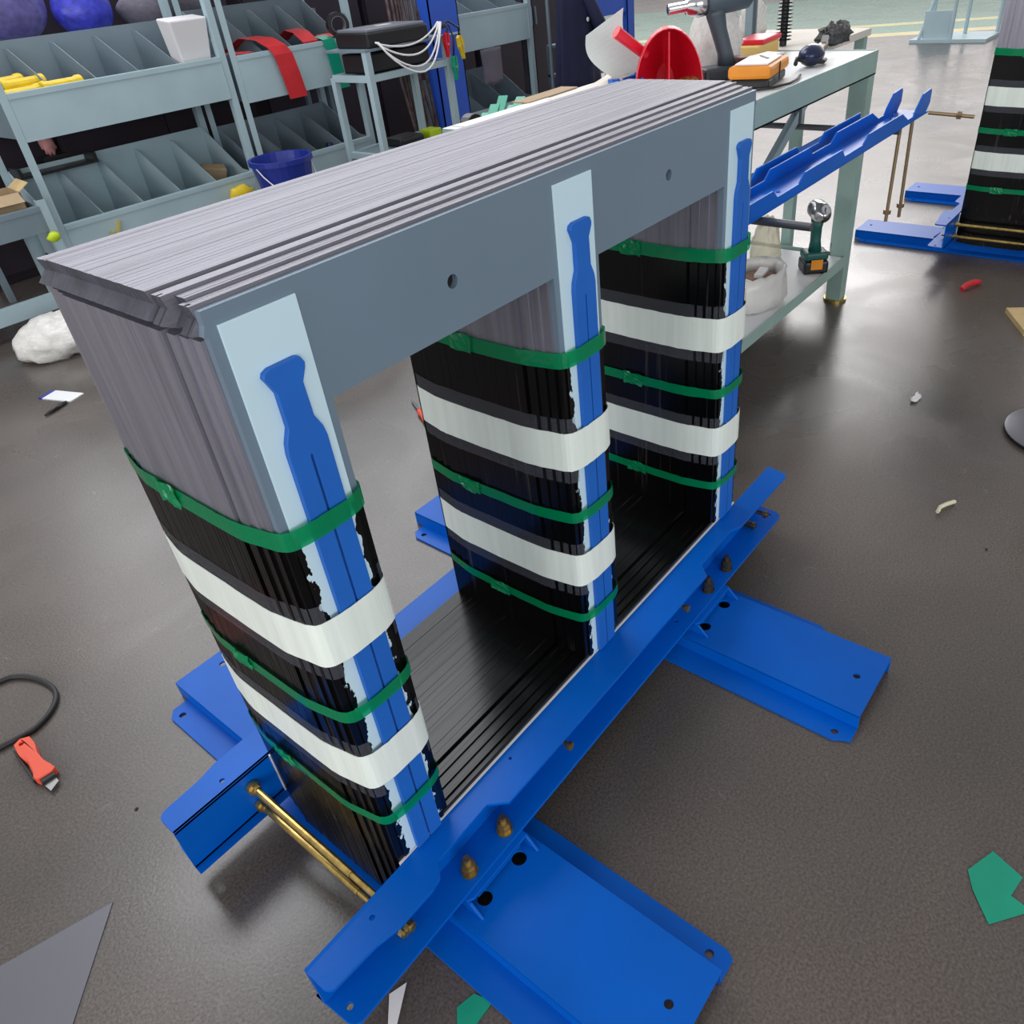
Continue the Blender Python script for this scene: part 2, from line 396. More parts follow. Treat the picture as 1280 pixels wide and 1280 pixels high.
def make_core():
    core = thing('transformer_core', 'large three-legged transformer core with taped black legs on blue feet, nearest the camera', 'transformer core', (0, 0, 0), 0, 'transformer cores')
    # top yoke
    yoke = yoke_packet(5, core, 'top_yoke')
    for i in (1, 2, 3, 4, 6, 7, 8): yoke_packet(i, yoke, 'lamination_packet')
    m = HW
    poly = [(-m, ZB), (-m, H-0.026), (-m-0.004, H-0.024), (-m, H-0.014), (-m, H), (1+m, H), (1+m, H-0.014), (1+m+0.004, H-0.024), (1+m, H-0.026), (1+m, ZB)]
    MB().plate(poly, [(0.256, 1.013, 0.0088), (0.755, 1.017, 0.0088)], 0.0, 0.0098, 'y').build('front_plate', grey_plate, yoke)['label'] = 'slate grey coated front plate with two round holes'
    # black discs painting the shade inside the bolt holes
    for hx, hz in ((0.256, 1.013), (0.755, 1.017)): MB().cyl((hx, 0.0088, hz), (hx, 0.0105, hz), 0.0087, 14).build('bolt_hole_shade', black_hole, yoke)
    # bottom yoke, resin coated
    def by(i, parent, name):
        y0, y1, d = PK[i]; mb = MB()
        for a, b in slices(y0, y1):
            j = random.uniform(-1, 1)*0.0003
            mb.box((-HW-d+j, a, ZY-d*0.3), (1+HW+d+j, b, Z0+d+random.uniform(-1, 1)*0.0005))
        return mb.build(name, resin_yoke, parent)
    low = by(5, core, 'bottom_yoke')
    for i in (0, 1, 2, 3, 4, 6, 7, 8): by(i, low, 'lamination_packet')
    # legs
    for cx in (0.0, 0.5, 1.0):
        leg = None
        for i in [5, 0, 1, 2, 3, 4, 6, 7, 8]:
            y0, y1, d = PK[i]; lo = MB(); hi = MB()
            for a, b in slices(y0, y1):
                j = random.uniform(-1, 1)*0.0002; w = HW + d
                lo.box((cx-w+j-0.0006, a, Z0+d), (cx+w+j+0.0006, b, ZC+random.uniform(-1, 1)*0.002))
                x0 = cx-w+j; x1 = cx+w+j
                if cx == 0.0:
                    hi.box((x0, a, ZC), (-0.0441, b, H-0.031+(d if i else 0)*0.3)); x0 = -0.0441
                if cx == 1.0:
                    hi.box((1.0441, a, ZC), (x1, b, H-0.031)); x1 = 1.0441
                hi.box((x0, a, ZC), (x1, b, ZB-d))
            if i == 5:
                leg = lo.build('core_leg', resin_leg, core)
            else:
                lo.build('coated_packet', resin_leg, leg)
            if i == 0:
                hi = MB().box((cx-HW, 0.0, ZC), (cx+HW, 0.0098, ZB))
            hi.build('bare_packet', grey_plate if i == 0 else steel_leg, leg)
        # white strip and blue bar with slot
        MB().box((cx-0.0436, -0.003, 0.181), (cx+0.0436, -0.0002, 1.0747)).build('insulating_strip', strip_m, leg, bevel=0.0006, loc=(cx, 0, 0))
        c = cx + 0.0045
        out = [(-0.0255, 0.181), (-0.0015, 0.181), (-0.0015, 0.908), (0.0, 0.911), (0.0015, 0.908), (0.0015, 0.181), (0.0255, 0.181),
               (0.0255, 0.922), (0.0235, 0.934), (0.0165, 0.950), (0.0155, 0.990), (0.0225, 1.004), (0.0235, 1.009), (0.020, 1.0165), (0.015, 1.018),
               (-0.0165, 1.018), (-0.0235, 1.015), (-0.0255, 1.010), (-0.023, 1.005), (-0.0165, 0.990), (-0.0165, 0.950), (-0.0235, 0.934), (-0.0255, 0.922)]
        MB().prism([(c+x, z) for x, z in out], 'y', -0.0105, -0.0031).build('slotted_bar', blue_insul, leg, bevel=0.0008)
        # tapes
        loop0 = [(0.0548, -0.004), (0.032, -0.0112), (-0.023, -0.0112), (-0.0548, -0.004), (-0.0668, 0.067), (-0.0668, 0.279),
                 (-0.0548, 0.3475), (0.0548, 0.3475), (0.0668, 0.279), (0.0668, 0.067)]
        def ring(off):
            cc = Vector((0, 0.172)); pts = []
            n = len(loop0)
            for i, p in enumerate(loop0):
                a = Vector(loop0[i-1]); b = Vector(p); e = Vector(loop0[(i+1) % n])
                n1 = Vector(((b-a).y, -(b-a).x)).normalized(); n2 = Vector(((e-b).y, -(e-b).x)).normalized()
                nn = (n1+n2).normalized()
                if nn.dot(b-cc) < 0: nn = -nn
                pts.append(b + nn*off)
            r = round_poly(pts, 0.016, 4)
            # subdivide long spans
            q = []
            for i, p in enumerate(r):
                e = r[(i+1) % len(r)]; k = max(1, int((Vector(e)-Vector(p)).length/0.02))
                for t in range(k): q.append((p[0]+(e[0]-p[0])*t/k, p[1]+(e[1]-p[1])*t/k))
            return q
        def band(z0, z1, off, name, m, solid=0.0, wob=0.0006, crease=False, gap=False):
            mb = MB(); q = ring(off); n = len(q); rows = 3 if crease else 1
            skip = [gap and y < 0.0 and -0.047 < x < 0.047 for x, y in q]
            vs = []
            for r in range(rows+1):
                for i, (x, y) in enumerate(q):
                    w = random.uniform(-1, 1)*wob if r in (0, rows) else 0
                    sag = -0.003*math.sin(PI*max(0, min(1, y/0.34)))
                    vs.append((cx+x, y, z0+(z1-z0)*r/rows + w + sag))
            mb.add(vs, [(r*n+i, r*n+(i+1) % n, (r+1)*n+(i+1) % n, (r+1)*n+i) for r in range(rows) for i in range(n) if not (skip[i] and skip[(i+1) % n])])
            if crease:   # puckered overlap of the tape end on the left face
                yc = random.uniform(0.19, 0.24); k = 7
                g = []
                for a in range(k+1):
                    for b in range(6):
                        g.append((cx-0.0668-off-random.uniform(0.0004, 0.0042), yc+0.007*(a-k/2)+random.uniform(-1, 1)*0.002, z0-0.006+(z1-z0+0.006)*b/5+random.uniform(-1, 1)*0.0015))
                mb.add(g, [(a*6+b, a*6+b+1, (a+1)*6+b+1, (a+1)*6+b) for a in range(k) for b in range(5)])
            return mb.build(name, m, leg, solid=solid)
        for z0, z1 in ((0.812, 0.838), (0.519, 0.541), (0.285, 0.305)): band(z0, z1, 0.0034, 'green_tape', green_film, crease=True)
        for z0, z1 in ((0.602, 0.724), (0.350, 0.470)): band(z0, z1, 0.0010, 'clear_film', smoke_film, gap=True)
        for z0, z1 in ((0.626, 0.698), (0.374, 0.446)): band(z0, z1, 0.0020, 'white_tape', white_tape_m, solid=0.0008)
    # insulation boards between clamps and bottom yoke
    MB().box((-0.056, -0.0035, 0.06), (1.057, -0.0003, 0.1795)).build('insulating_board', plastic_white, core)
    MB().box((-0.056, 0.3463, 0.06), (1.057, 0.3495, 0.176)).build('insulating_board', plastic_white, core)
    # clamp channels (web against the board, flanges outwards, upper flange notched over the foot bolts)
    for s in (0, 1):
        def Y(y): return y if s == 0 else 0.346 - y
        def arc(x, y, r, a0, a1, n=5): return [(x+r*math.cos(a0+(a1-a0)*i/n), y+r*math.sin(a0+(a1-a0)*i/n)) for i in range(n+1)]
        topo = [(-0.242, -0.0045)] + arc(-0.226, -0.044, 0.016, PI, 1.5*PI) + [(-0.16, -0.064), (-0.12, -0.073), (-0.055, -0.074), (-0.035, -0.070), (-0.015, -0.048), (0.10, -0.046), (0.125, -0.074),
                (0.79, -0.076), (0.815, -0.048), (0.955, -0.046), (0.985, -0.060)] + arc(1.222, -0.046, 0.016, 1.5*PI, 2*PI) + [(1.244, -0.0045)]
        boto = [(-0.242, -0.0045)] + arc(-0.220, -0.056, 0.018, PI, 1.5*PI) + arc(1.180, -0.050, 0.022, 1.5*PI, 2*PI) + [(1.204, -0.0045)]
        web = MB().box((-0.242, min(Y(-0.0045), Y(-0.0105)), 0.070), (1.204, max(Y(-0.0045), Y(-0.0105)), 0.1765))
        web.plate([(x, Y(y)) for x, y in topo], [(-0.136, Y(-0.028), 0.0045), (-0.11+0.30, Y(-0.02), 0.003)], 0.1705, 0.1765)
        web.plate([(x, Y(y)) for x, y in boto], [(-0.222, Y(-0.043), 0.0055), (1.18, Y(-0.045), 0.0055), (0.72, Y(-0.04), 0.004)], 0.070, 0.076)
        cl = web.build('clamp_channel', blue, core, bevel=0.0012)
        for bx in (0.032, 0.122, 0.848, 0.936):
            b = MB(); by_ = Y(-0.050)
            b.cyl((bx, by_, 0.0765), (bx, by_, 0.0790), 0.0150, 18).cyl((bx, by_, 0.0790), (bx, by_, 0.0900), 0.0118, 6)
            b.cyl((bx, by_, 0.0902), (bx, by_, 0.0930), 0.0130, 16).cyl((bx, by_, 0.0932), (bx, by_, 0.1030), 0.0112, 6)
            b.cyl((bx, by_, 0.1030), (bx, by_, 0.1150), 0.0062, 10)
            b.build('clamp_bolt', gold if bx < 0.5 else dark_zinc, cl)
    # tie rods with nuts
    for rx, rz, mt_ in ((-0.104, 0.142, gold), (-0.104, 0.0885, gold), (1.105, 0.135, dark_zinc), (1.105, 0.088, dark_zinc)):
        ye = -0.074 if rz > 0.1 else -0.045
        rod = MB().cyl((rx, ye, rz), (rx, 0.396, rz), 0.0052, 12).cyl((rx, 0.07, rz), (rx, 0.335, rz), 0.0066, 12).build('tie_rod', mt_, core, smooth=False)
        for y in (-0.0107, 0.3567):
            sg = -1 if y < 0 else 1
            nb = MB()
            for k, (r, t, nn) in enumerate(((0.0125, 0.002, 16), (0.0095, 0.009, 6), (0.0095, 0.008, 6))):
                yy = y + sg*(0.0001 + (0, 0.0022, 0.0118)[k]); nb.cyl((rx, yy, rz), (rx, yy+sg*t, rz), r, nn)
            nb.build('nut', mt_, rod)
        MB().cyl((rx, ye+0.012, rz), (rx, ye+0.0035, rz), 0.0098, 6).build('nut', mt_, rod)
        nb = MB().cyl((rx, 0.3295, rz), (rx, 0.3385, rz), 0.0095, 6).cyl((rx, 0.3388, rz), (rx, 0.3408+0.008, rz), 0.012, 14).build('nut', mt_, rod)
    for rx, rz in ((0.292, 0.135), (0.715, 0.135)):
        b = MB().cyl((rx, -0.0107, rz), (rx, -0.0127, rz), 0.012, 16).cyl((rx, -0.0129, rz), (rx, -0.021, rz), 0.0092, 6).cyl((rx, -0.021, rz), (rx, -0.066, rz), 0.005, 10)
        b.cyl((rx, -0.0662, rz+0.0), (rx, -0.0740, rz), 0.0085, 6)
        b.build('clamp_stud', gold, core)
    # feet: hat-section channels
    for x0, full in ((-0.080, True), (0.668, False)):
        a, b, c, d = x0, x0+0.052, x0+0.234, x0+0.280
        F_ = MB(); y0, y1 = -0.455, 0.815
        F_.plate([(b, y0), (c, y0), (c, y1), (b, y1)], [(x0+0.104, -0.085, 0.0135), (x0+0.190, -0.088, 0.0135), (x0+0.148, y0+0.042, 0.0075), (x0+0.148, y1-0.042, 0.0075)], 0.0365, 0.0415)
        F_.box((b, y0, 0.001), (b+0.005, y1, 0.0385)).box((c-0.005, y0, 0.001), (c, y1, 0.0385))
        F_.plate([(a+0.008, y0+0.02), (a+0.016, y0), (b+0.003, y0), (b+0.003, y1-0.03), (a+0.016, y1-0.03), (a, y1-0.05), (a, y0+0.03)], [(a+0.021, y0+0.034, 0.0075), (a+0.021, y1-0.062, 0.0075)], 0.001, 0.006)
        ye = y0 if full else -0.300
        F_.plate([(c-0.003, ye), (d-0.008, ye), (d, ye+0.014), (d, y1-0.04), (c-0.003, y1-0.02)], [(c+0.024, y0+0.034, 0.0075)] if full else [], 0.001, 0.006)
        ft = F_.build('mounting_foot', blue, core, bevel=0.0012)
        for s in (0, 1):
            def Y(y): return y if s == 0 else 0.346 - y
            br = MB()
            xa, xb = x0+0.074, x0+0.222
            br.prism([(xa, Y(-0.016)), (xb, Y(-0.016)), (xb, Y(-0.084)), (xa+0.012, Y(-0.084)), (xa, Y(-0.078))], 'z', 0.0630, 0.0692)
            for xx in (xa, xb-0.005):
                br.prism([(Y(-0.016), 0.0418), (Y(-0.108), 0.0418), (Y(-0.100), 0.050), (Y(-0.084), 0.066), (Y(-0.016), 0.066)], 'x', xx, xx+0.005)
            br.box((xa+0.02, min(Y(-0.080), Y(-0.084)), 0.057), (xb-0.02, max(Y(-0.080), Y(-0.084)), 0.066))
            br.build('foot_bracket', blue, ft, bevel=0.001)
    return core
core = make_core()
core2 = copy_tree(core)
core2.location = (3.60, -0.20, 0)
core2['label'] = 'second black taped transformer core on blue feet, cut off by the right edge'

# ------------------------------------------------------------------ steel bin racks
def make_rack(label, x0, x1, yf, bins, post_h, back_h, low_rail=None, dep=0.42, rails=()):
    r = thing('bin_rack', label, 'storage rack', ((x0+x1)/2, yf, 0))
    ox = (x0+x1)/2; w = (x1-x0)/2; yb = dep
    for sx in (-1, 1):
        for y, hh in ((0.0, post_h), (yb, back_h)):
            p = MB(); xx = sx*w
            p.box((xx-0.018, y-0.003, 0), (xx+0.018, y, hh)).box((xx-sx*0.018-0.0015, y, 0), (xx-sx*0.018+0.0015, y+0.034, hh))
            p.build('post', rack_paint, r)
    for zb, zf, zk, n, m, fm in bins:
        t = MB(); a = -w+0.019; b = w-0.019
        t.box((a, 0.002, zb), (b, yb-0.002, zb+0.004)).box((a, yb-0.006, zb), (b, yb-0.002, zk))
        for xx in (a, b-0.003):
            t.prism([(0.002, zb), (yb-0.004, zb), (yb-0.004, zk), (0.10, zf+0.01), (0.002, zf)], 'x', xx, xx+0.003)
        tr = t.build('bin_tray', m, r)
        fp = MB().box((a, -0.004, zb-0.004), (b, 0.001, zf)).box((a, -0.004, zf-0.002), (b, 0.022, zf+0.002)).box((a, -0.0075, zf-0.022), (b, -0.004, zf))
        fp.box((b-0.010, -0.0075, zb), (b-0.004, -0.004, zf-0.03))
        fp.build('front_panel', fm, tr)
        for k in range(1, n):
            x = a + (b-a)*k/n
            MB().prism([(0.024, zb+0.004), (yb-0.008, zb+0.004), (yb-0.008, zk-0.03), (yb-0.05, zk-0.035), (0.024, zf-0.01)], 'x', x-0.0015, x+0.0015).build('divider', m, tr)
    for z in rails:
        MB().box((-w+0.018, -0.003, z), (w-0.018, 0.03, z+0.075)).build('cross_rail', rack_paint, r)
    return r
G = rack_paint; D_ = rack_dark
make_rack('pale grey bin rack with yellow tubes and a white box in its bins', 1.135, 2.275, 3.70,
          [(0.785, 0.985, 1.175, 5, D_, G), (0.20, 0.395, 0.62, 5, G, G)], 2.1, 2.1)
make_rack('grey bin rack with red and green strips hanging over its front', 2.335, 3.18, 3.70,
          [(0.745, 0.975, 1.20, 4, D_, G), (0.20, 0.405, 0.60, 4, D_, G), (1.36, 1.56, 1.78, 4, D_, G)], 2.1, 2.1)
make_rack('grey bin rack right of the blue column, a grey cloth under its bin', 4.03, 4.90, 3.70,
          [(0.76, 0.985, 1.18, 3, D_, G), (0.17, 0.36, 0.58, 3, D_, G)], 2.1, 2.1)
make_rack('low pale bin rack at the left edge holding a cardboard box', 0.33, 1.055, 3.56,
          [(0.425, 0.535, 0.56, 2, D_, D_)], 0.56, 0.56, rails=(0.075,), dep=0.36)

# dark backdrop blocks added to keep the view behind the racks dark
def backdrop(x0, x1, y, h, label):
    c = thing('dark_backdrop', label, 'backdrop', ((x0+x1)/2, y, 0)); w = (x1-x0)/2
    MB().box((-w, 0.02, 0.0), (w, 0.5, h)).build('backdrop_body', backdrop_m, c, bevel=0.004)
    for s in (-1, 1):
        d = MB().box((min(0.004*s, s*(w-0.01)), 0.0, 0.05), (max(0.004*s, s*(w-0.01)), 0.019, h-0.02)).build('backdrop_leaf', backdrop_m, c, bevel=0.002)
        MB().box((s*0.03-0.006, -0.02, h*0.5), (s*0.03+0.006, -0.0005, h*0.5+0.14)).build('handle', rack_dark, d)
backdrop(0.2, 1.55, 4.5, 1.1, 'dark cabinet behind the low rack at the far left')
backdrop(1.6, 2.9, 4.5, 1.5, 'dark maroon cabinet seen between the bins of the rack with yellow tubes')
backdrop(3.0, 3.95, 4.5, 1.7, 'dark cabinet behind the welding set cart')
backdrop(4.0, 5.1, 4.5, 1.7, 'dark cabinet behind the rack right of the blue column')
backdrop(5.2, 6.6, 4.5, 1.5, 'dark cabinet behind the hanging navy coat')

# wrapped bundles behind the upper left bin
def bundle(c, s, m, label, name='wrapped_bundle'):
    o = MB().sphere((0, 0, 0), 1, (1, 1, 1), 16, 10, 0.08).build(name, m, smooth=True, sub=1)
    o.location = c; o.scale = s
    return tag(o, label, 'bundle')
for nm, x0, x1, lab in (('storage_shelf', 0.9, 3.3, 'grey shelf deck behind the upper left bins carrying wrapped bundles'),):
    sh = thing(nm, lab, 'shelf', (2.1, 4.3, 0))
    MB().box((-1.2, -0.14, 1.10), (1.2, 0.155, 1.125)).build('deck', rack_dark, sh)
    for x in (-1.18, 1.18):
        for y in (-0.12, 0.135): MB().box((x-0.015, y-0.015, 0), (x+0.015, y+0.015, 1.10)).build('leg', rack_dark, sh)
bundle((1.50, 4.30, 1.30), (0.22, 0.13, 0.17), violet, 'pale violet plastic wrapped bundle at the top left corner')
bundle((1.90, 4.30, 1.26), (0.16, 0.13, 0.14), violet_blue, 'bright blue plastic wrapped bundle beside the violet one')
bundle((2.34, 4.30, 1.23), (0.26, 0.13, 0.11), grey_cloth, 'dull purple grey bundle behind the white box')

# ---- contents of the bins
def box_thing(name, a, b, m, label, cat, loc, rz=0, bevel=0.003, tilt=(0, 0), group=None):
    o = MB().box(a, b).build(name, m, bevel=bevel)
    o.location = loc; o.rotation_euler = (tilt[0], tilt[1], rz)
    return tag(o, label, cat, group)
# white plastic box
wb = MB()
P4 = [(-0.13, -0.09), (0.13, -0.09), (0.13, 0.09), (-0.13, 0.09)]
def taper_box(sx, sy, h, t, k):
    m = MB(); o = []; 
    rings = [(k, 0), (1, h), (1-t/sx, h), (k-t/sx, t)]
    vs = []
    for s_, z in rings:
        for a, b in ((-1, -1), (1, -1), (1, 1), (-1, 1)): vs.append((a*sx*s_, b*sy*s_, z))
    fs = []
    for r in range(3):
        for i in range(4): fs.append((r*4+i, r*4+(i+1) % 4, (r+1)*4+(i+1) % 4, (r+1)*4+i))
    fs += [(3, 2, 1, 0), (12, 13, 14, 15)]
    return m.add(vs, fs)
o = MB().add([(-0.085, -0.05, 0), (0.085, -0.05, 0), (0.085, 0.05, 0), (-0.085, 0.05, 0), (-0.115, -0.06, 0.21), (0.105, -0.06, 0.21), (0.105, 0.06, 0.21), (-0.115, 0.06, 0.21)], [(0,3,2,1),(4,5,6,7),(0,1,5,4),(1,2,6,5),(2,3,7,6),(3,0,4,7)]).build('plastic_box', plastic_white, bevel=0.008)
o.location = (2.145, 3.79, 0.975); o.rotation_euler = (0.12, 0, 0.03)
tag(o, 'white tapered plastic box leaning in the right end of the upper bin', 'box')
# yellow tubes
for k, (x, y, z, a) in enumerate(((1.25, 3.785, 0.998, 0.2), (1.30, 3.86, 1.03, 0.1), (1.44, 3.785, 1.005, 0.12), (1.24, 3.93, 1.04, 0.3))):
    tl = ('front left yellow plastic tube of the heap in the upper bin', 'topmost yellow plastic tube of the heap in the upper bin', 'rightmost yellow plastic tube of the heap, alone beside the divider', 'rearmost yellow plastic tube of the heap, half hidden')[k]
    o = MB().lathe([(0.0, -0.10), (0.030, -0.10), (0.034, -0.095), (0.034, -0.08), (0.029, -0.075), (0.029, 0.07), (0.034, 0.078), (0.034, 0.10), (0.020, 0.10), (0.018, 0.02), (0, 0.02)], n=14).build('tube', yellow, smooth=False)
    o.location = (x, y, z-0.03); o.rotation_euler = (0, PI/2, a)
    tag(o, tl, 'tube', 'yellow plastic tubes in the upper left bin')
for x, y, z, cl_ in ((1.24, 3.79, 0.84, 'left front cardboard carton under the yellow tubes'), (1.27, 3.92, 0.84, 'rear cardboard carton under the yellow tubes'), (1.46, 3.79, 0.84, 'right front cardboard carton under the yellow tubes')):
    box_thing('parts_carton', (-0.08, -0.05, 0), (0.08, 0.05, 0.10), card, cl_, 'carton', (x, y-0.01, z-0.05), 0.1, group='cartons under the yellow tubes')
# cardboard piece lower bin, dark tray, pink thing
box_thing('cardboard_block', (-0.065, -0.03, 0), (0.065, 0.03, 0.12), card, 'brown cardboard block in the right end of the lower bin', 'cardboard', (2.12, 3.93, 0.33), -0.3, tilt=(0.35, 0.2))
o = MB().prism([(-0.2, 0), (0.2, 0), (0.2, 0.05), (0.185, 0.05), (0.18, 0.012), (-0.18, 0.012), (-0.185, 0.05), (-0.2, 0.05)], 'y', -0.06, 0.06).build('dark_tray', black_pl)
o.location = (1.36, 4.06, 0.585); tag(o, 'flat black tray lying across the left dividers of the lower bin', 'tray')
o = MB().sphere((0, 0, 0), 0.045, (0.8, 0.6, 1.5), 10, 8, 0.35).build('crumpled_bag', pink, smooth=True); o.location = (1.43, 4.22, 0.70)
tag(o, 'small crumpled pink bag in the dark gap above the lower bin', 'bag')
stand = thing('small_stool', 'small dark stool under the crumpled pink bag', 'stool', (1.43, 4.22, 0))
MB().box((-0.07, -0.05, 0.615), (0.07, 0.05, 0.635)).build('seat', black_pl, stand)
for a in (-0.06, 0.06):
    for b in (-0.04, 0.04): MB().box((a-0.008, b-0.008, 0), (a+0.008, b+0.008, 0.615)).build('leg', black_pl, stand)
# yellow cloth / bag hanging at the right of the lower bin
o = MB().sphere((0, 0, 0), 0.07, (1.1, 0.5, 0.8), 12, 8, 0.25).build('yellow_bag', yellow, smooth=True); o.location = (2.12, 3.655, 0.30)
tag(o, 'crumpled yellow bag hanging on the front of the lower bin', 'bag')
o = MB().sphere((0, 0, 0), 0.05, (0.9, 0.6, 0.8), 10, 8, 0.3).build('yellow_glove', mat('ochre_glove', (170, 150, 60), 0.7, 0, 0.3, 25), smooth=True); o.location = (1.98, 3.66, 0.245)
tag(o, 'ochre work glove beside the crumpled yellow bag', 'glove')
# yellow green items on front of lower-left
o = MB().bar((0, 0, 0), (0.05, 0, 0.11), 0.03, 0.01).bar((-0.02, 0.0, -0.01), (0.0, 0, 0.07), 0.02, 0.01).build('wooden_clip', mat('straw_clip', (188, 172, 100), 0.6)); o.location = (1.36, 3.683, 0.24)
tag(o, 'straw yellow clip on the front of the lower bin above the core corner', 'clip')
o = MB().sphere((0, 0, 0), 0.03, (1, 0.7, 0.8), 10, 6, 0.2).build('lime_lump', lime, smooth=True); o.location = (1.03, 3.52, 0.40)
tag(o, 'lime green lump hanging on the low rack under its cardboard box', 'cloth')
bx = thing('cardboard_box', 'open cardboard box on the low rack at the left edge', 'box', (0.86, 3.74, 0.431), -0.1)
cb = MB().box((-0.16, -0.10, 0), (0.16, 0.10, 0.005))
for a, b in (((-0.16, -0.10, 0), (0.16, -0.096, 0.17)), ((-0.16, 0.096, 0), (0.16, 0.10, 0.17)), ((-0.16, -0.1, 0), (-0.156, 0.1, 0.17)), ((0.156, -0.1, 0), (0.16, 0.1, 0.17))): cb.box(a, b)
cb.build('carton_body', card, bx)
MB().bar((0, -0.10, 0.17), (0, -0.16, 0.135), 0.30, 0.003).build('flap', card, bx)
MB().bar((0.16, 0, 0.17), (0.21, 0, 0.20), 0.18, 0.003).build('flap', wood, bx)

# ---- red and green hanging bands
def strap(pts, w, label, m, name='hanging_band', th=0.003, tl=0.0, cat='band'):
    mb = MB(); vs = []; n = len(pts)
    for i, (x, y, z) in enumerate(pts):
        for s in (-1, 1):
            for k in (0, 1): vs.append((x+s*w/2+tl*z*0, y+(k*th if z < 10 else 0), z+(k*th if i in (0,) else 0)))
    fs = []
    for i in range(n-1):
        a = i*4; b = a+4
        fs += [(a, a+2, b+2, b), (a+1, b+1, b+3, a+3), (a, b, b+1, a+1), (a+2, a+3, b+3, b+2)]
    fs += [(0, 1, 3, 2), ((n-1)*4, (n-1)*4+2, (n-1)*4+3, (n-1)*4+1)]
    return tag(mb.add(vs, fs).build(name, m), label, cat)
strap([(2.53, 4.00, 0.98), (2.56, 3.86, 1.045), (2.60, 3.76, 1.03), (2.62, 3.69, 0.992), (2.64, 3.672, 0.95), (2.655, 3.665, 0.85), (2.67, 3.662, 0.72)], 0.125, 'wide bright red band hanging far down over the rack front', red_cloth)
strap([(2.86, 3.98, 0.99), (2.87, 3.86, 1.05), (2.87, 3.78, 1.035), (2.875, 3.71, 0.985), (2.878, 3.700+0.026, 0.96)], 0.11, 'short red band draped inside the bin beside the green strip', red_cloth)
strap([(2.98, 3.90, 0.985), (2.985, 3.76, 1.0), (2.985, 3.685, 0.982), (2.99, 3.678, 0.93), (3.00, 3.672, 0.80), (3.02, 3.668, 0.715)], 0.085, 'teal green strip hanging over the rack front', green_pl)
strap([(3.06, 4.0, 0.96), (3.07, 3.85, 1.00), (3.07, 3.74, 0.985)], 0.10, 'red band inside the bin behind the black tape roll', red_cloth)
strap([(2.42, 3.86, 0.98), (2.425, 3.76, 0.985), (2.43, 3.715, 0.980)], 0.11, 'narrow red strip at the left end of the bin', red_cloth)
# black tape roll on the rack front edge
tr = thing('tape_roll', 'black tape roll standing on the rack beside the cart', 'tape roll', (3.10, 3.715, 1.045), -0.4)
rl = MB(); prof = [(0.045, -0.025), (0.065, -0.025), (0.065, 0.025), (0.045, 0.025), (0.045, -0.025)]
rl.lathe(prof, n=26); q = rl.build('roll', black_pl, tr, smooth=False); q.rotation_euler = (PI/2, 0, 0)
q = MB().lathe([(0.041, -0.026), (0.0448, -0.026), (0.0448, 0.026), (0.041, 0.026), (0.041, -0.026)], n=26).build('core_ring', grey_cloth, tr); q.rotation_euler = (PI/2, 0, 0)
MB().box((0.02, -0.03, -0.062), (0.11, 0.03, -0.03)).build('dispenser', black_pl, tr, bevel=0.004)
# blue bucket
bk = thing('bucket', 'dark blue plastic bucket between the two bin racks', 'bucket', (2.20, 3.30, 0.0))
sup = thing('low_stool', 'low grey stool under the dark blue bucket', 'stool', (2.20, 3.30, 0.0))
MB().box((-0.17, -0.15, 0.24), (0.17, 0.15, 0.26)).build('seat', rack_dark, sup)
for a in (-0.15, 0.15):
    for b in (-0.13, 0.13): MB().box((a-0.012, b-0.012, 0), (a+0.012, b+0.012, 0.24)).build('leg', rack_dark, sup)
q = MB().lathe([(0.0, 0.262), (0.125, 0.262), (0.160, 0.49), (0.171, 0.49), (0.171, 0.515), (0.155, 0.515), (0.152, 0.49), (0.118, 0.27), (0.0, 0.27)], n=28).build('bucket_body', bucket_blue, bk, smooth=False)
MB().tube([(0.166*math.cos(t), -0.166*abs(math.sin(t))*0.9-0.01, 0.49-0.16*math.sin(t)) for t in [PI*i/12 for i in range(13)]], 0.0035, 6).build('handle', plastic_white, bk)
# dark bottle in lower bin of the middle rack
o = MB().lathe([(0, 0.205), (0.05, 0.205), (0.052, 0.33), (0.03, 0.37), (0.02, 0.40), (0, 0.40)], n=16).build('spray_can', mat('navy_can', (40, 40, 110), 0.3)); o.location = (2.95, 3.86, 0.0)
tag(o, 'dark blue can in the lower bin of the rack with the red bands', 'can')

# ------------------------------------------------------------------ cart with instrument case
ct = thing('equipment_cart', 'pale steel frame cart in front of the rack with the red bands', 'cart', (3.13, 3.32, 0))
w, d = 0.31, 0.17
for a in (-w, w):
    for b in (-d+0.02, d): MB().box((a-0.018, b-0.018, 0.03), (a+0.018, b+0.018, 0.93 if b < 0 else 0.80)).build('leg', rack_paint, ct)
for a in (-w, w):
    for b in (-d+0.02, d): MB().cyl((a, b-0.012, 0.03), (a, b+0.012, 0.03), 0.029, 14).build('caster', rubber, ct)
for z in (0.36, 0.78):
    m_ = MB()
    m_.box((-w, -d+0.005, z), (w, -d+0.035, z+0.035)).box((-w, d-0.015, z), (w, d+0.015, z+0.035))
    for a in (-w, w): m_.box((a-0.015, -d+0.02, z), (a+0.015, d, z+0.035))
    m_.build('shelf_frame', rack_paint, ct)
    MB().box((-w+0.016, -d+0.036, z+0.020), (w-0.016, d-0.016, z+0.026)).build('shelf_sheet', rack_dark, ct)
MB().box((-w-0.02, -d, 0.9301), (w+0.02, d+0.02, 0.942)).build('top_sheet', rack_dark, ct)
cs = thing('instrument_case', 'dark instrument case with grey lid on top of the cart', 'instrument', (3.09, 3.31, 0.9425), -0.08)
MB().box((-0.23, -0.16, 0.0), (0.21, 0.15, 0.075)).build('case_body', black_pl, cs, bevel=0.01)
